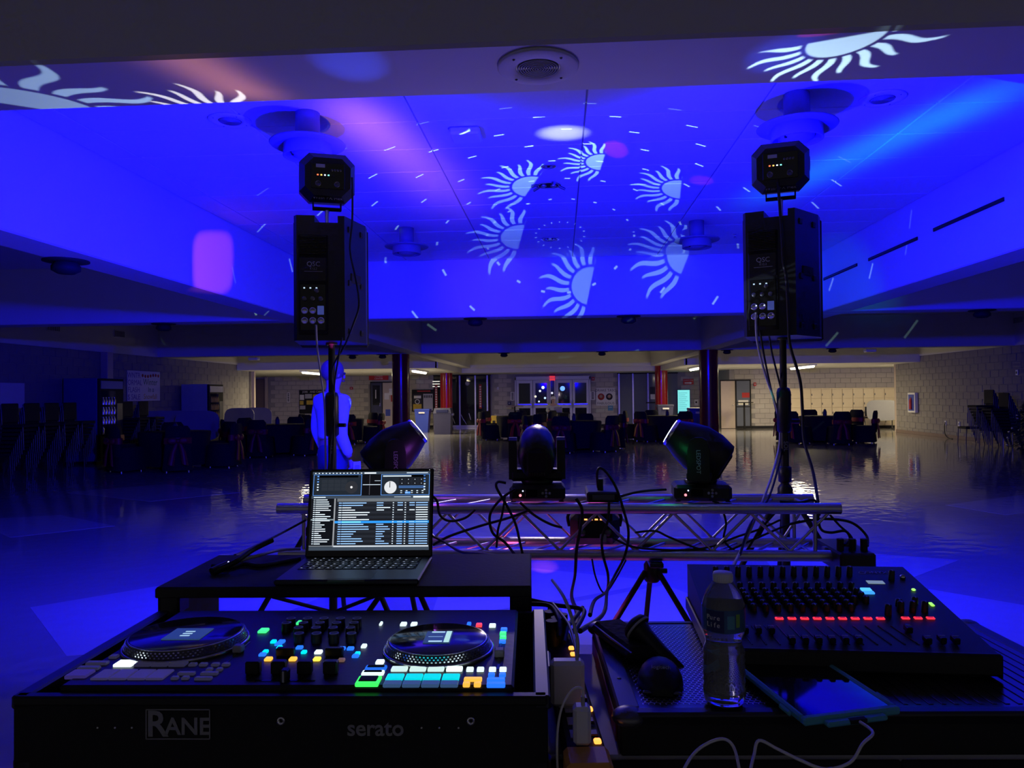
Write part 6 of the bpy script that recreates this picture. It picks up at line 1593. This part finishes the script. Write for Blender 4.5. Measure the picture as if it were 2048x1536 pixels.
V, E, RR = merge([
    ([(0, 0, 1.06), (0, .0, 1.10), (0, .0, 1.18), (0, -.005, 1.30), (0, -.01, 1.43), (0, -.005, 1.49)], [(.170, .122), (.178, .125), (.178, .125), (.19, .125), (.165, .10), (.078, .075)], None),
    ([(-.175, -.01, 1.42), (-.20, -.02, 1.30), (-.22, -.035, 1.14), (-.21, .045, .95)], [.075, .072, .058, .045], 4),
    ([(.175, -.01, 1.42), (.205, -.03, 1.30), (.235, -.065, 1.14), (.255, .015, .93)], [.075, .072, .058, .045], 4)])
skin_mesh('top', V, E, RR, M['hoodie'], pe)
V, E, RR = merge([
    ([(0, 0, 1.06), (0, 0, .93)], [(.160, .112), (.168, .120)], None),
    ([(-.095, .0, .86), (-.10, .035, .68), (-.10, .06, .50), (-.10, .04, .30), (-.10, .02, .09)], [.108, .092, .08, .072, .068], 1),
    ([(.098, -.01, .86), (.11, -.06, .68), (.115, -.11, .52), (.115, -.22, .34), (.115, -.335, .17)], [.108, .092, .08, .072, .066], 1)])
skin_mesh('trousers', V, E, RR, M['jeans'], pe)
for sx, sy, z0, tilt in ((-.10, .0, 0, 0), (.115, -.37, .035, R(-25))):
    rings = [[(wd * math.cos(a), yy, max(0, hh * (.5 + .5 * math.sin(a)))) for a in [2 * PI * k / 14 for k in range(14)]] for yy, wd, hh in ((-.09, .03, .06), (-.06, .042, .09), (0, .044, .10), (.08, .048, .07), (.15, .045, .05), (.19, .025, .03))]
    MB().loft(rings).build('shoe', M['blackm'], pe, Matrix.Translation((sx, sy, z0)) @ Matrix.Rotation(tilt, 4, 'X'))
hand((.258, .02, .90), (0.02, .10, -1), (0, 1, 0), pe, M['skin'], .6)
hand((-.205, .055, .91), (0.0, .12, -1), (0, 1, 0), pe, M['skin'], .6)
ph_ = thing('paper_cup', 'pale card held in the walking person\'s right hand', 'card', pe.matrix_basis @ Vector((.30, .06, .74)), R(-42))
ph_.name = 'held_card'
MB().box((0, 0, .065), (.012, .075, .15), .003).build('card', M['paper'], ph_); MB().box((.0065, 0, .09), (.001, .05, .04)).build('print', M['lgrey'], ph_)

# seated person behind the centre tables, before the doors
q = PD(1107, 845, 29.5)
ch_ = copy_tree(proto); ch_.location = (q.x, q.y + .12, 0); ch_.rotation_euler = (0, 0, PI); tag(ch_, 'black chair under the seated person before the doors', 'chair'); del_g = ch_.pop('group', None) if 'group' in ch_ else None
sp_ = thing('person', 'person in a light grey shirt sitting at a table before the doors', 'person', (q.x, q.y, 0), PI)
sp_['label'] = 'seated person in a light grey shirt facing the camera before the doors'
M['shirt'] = mat('grey_shirt', (.50, .52, .46), .85, var=.1); M['white_hair'] = mat('grey_hair', (.75, .73, .70), .8)
V, E, RR = merge([
    ([(0, 0, .55), (0, .02, .72), (0, .03, .90), (0, .04, 1.03), (0, .06, 1.10), (0, .085, 1.17), (0, .095, 1.26), (0, .085, 1.34)], [(.15, .11), (.15, .11), (.165, .11), (.14, .085), (.058, .058), (.062, .066), (.078, .092), (.066, .076)], None),
    ([(-.09, .04, .54), (-.11, .44, .55), (-.11, .46, .10), (-.11, .56, .05)], [.09, .065, .046, .04], 0),
    ([(.09, .04, .54), (.11, .44, .55), (.11, .46, .10), (.11, .56, .05)], [.09, .065, .046, .04], 0),
    ([(-.18, .04, 1.01), (-.24, .14, .80), (-.12, .34, .80)], [.055, .044, .032], 3),
    ([(.18, .04, 1.01), (.24, .14, .80), (.12, .34, .80)], [.055, .044, .032], 3)])
skin_mesh('body', V, E, RR, M['skin'], sp_)
face_parts(sp_, (0, .095, 1.265), (0, 1, -.15), M['inkd'])
MB().sphere((0, .072, 1.30), .098, 18, 12, sz=.95).build('hair', M['white_hair'], sp_)
V, E, RR = merge([([(0, 0, .56), (0, .02, .72), (0, .03, .90), (0, .04, 1.04), (0, .05, 1.09)], [(.18, .13), (.175, .13), (.185, .125), (.16, .10), (.075, .075)], None),
    ([(-.19, .04, 1.01), (-.25, .13, .81), (-.17, .28, .81)], [.072, .058, .046], 3), ([(.19, .04, 1.01), (.25, .13, .81), (.17, .28, .81)], [.072, .058, .046], 3)])
skin_mesh('shirt', V, E, RR, M['shirt'], sp_)
V, E, RR = merge([([(0, 0, .58), (0, .02, .53)], [(.17, .12), (.17, .12)], None), ([(-.09, .12, .54), (-.11, .44, .55), (-.11, .46, .12)], [.10, .085, .07], 1), ([(.09, .12, .54), (.11, .44, .55), (.11, .46, .12)], [.10, .085, .07], 1)])
skin_mesh('trousers', V, E, RR, M['navy'], sp_)
hand((-.12, .34, .80), (.5, 1, -.1), (1, -.3, 0), sp_, M['skin'], .5); hand((.12, .34, .80), (-.5, 1, -.1), (-1, -.3, 0), sp_, M['skin'], .5)
t = thing('work_table', 'dark rectangular table in front of the seated person', 'table', (q.x, q.y - .55, 0)); MB().box((0, 0, .735), (1.3, .6, .03), .006).build('table_top', M['blackm'], t)
for sx in (-.6, .6):
    for sy in (-.25, .25): MB().tube([(sx, sy, 0), (sx, sy, .72)], .018, 8, 1).build('leg', M['steel'], t)
t = thing('small_laptop', 'open laptop in front of the seated person', 'laptop', (q.x + .22, q.y - .52, .752), PI - R(15)); MB().b2((-.16, -.12, 0), (.16, .10, .015), .003).build('base', M['alu'], t); MB().b2((-.16, .10, .01), (.16, .115, .22), .003).build('screen_lid', M['alu'], t)
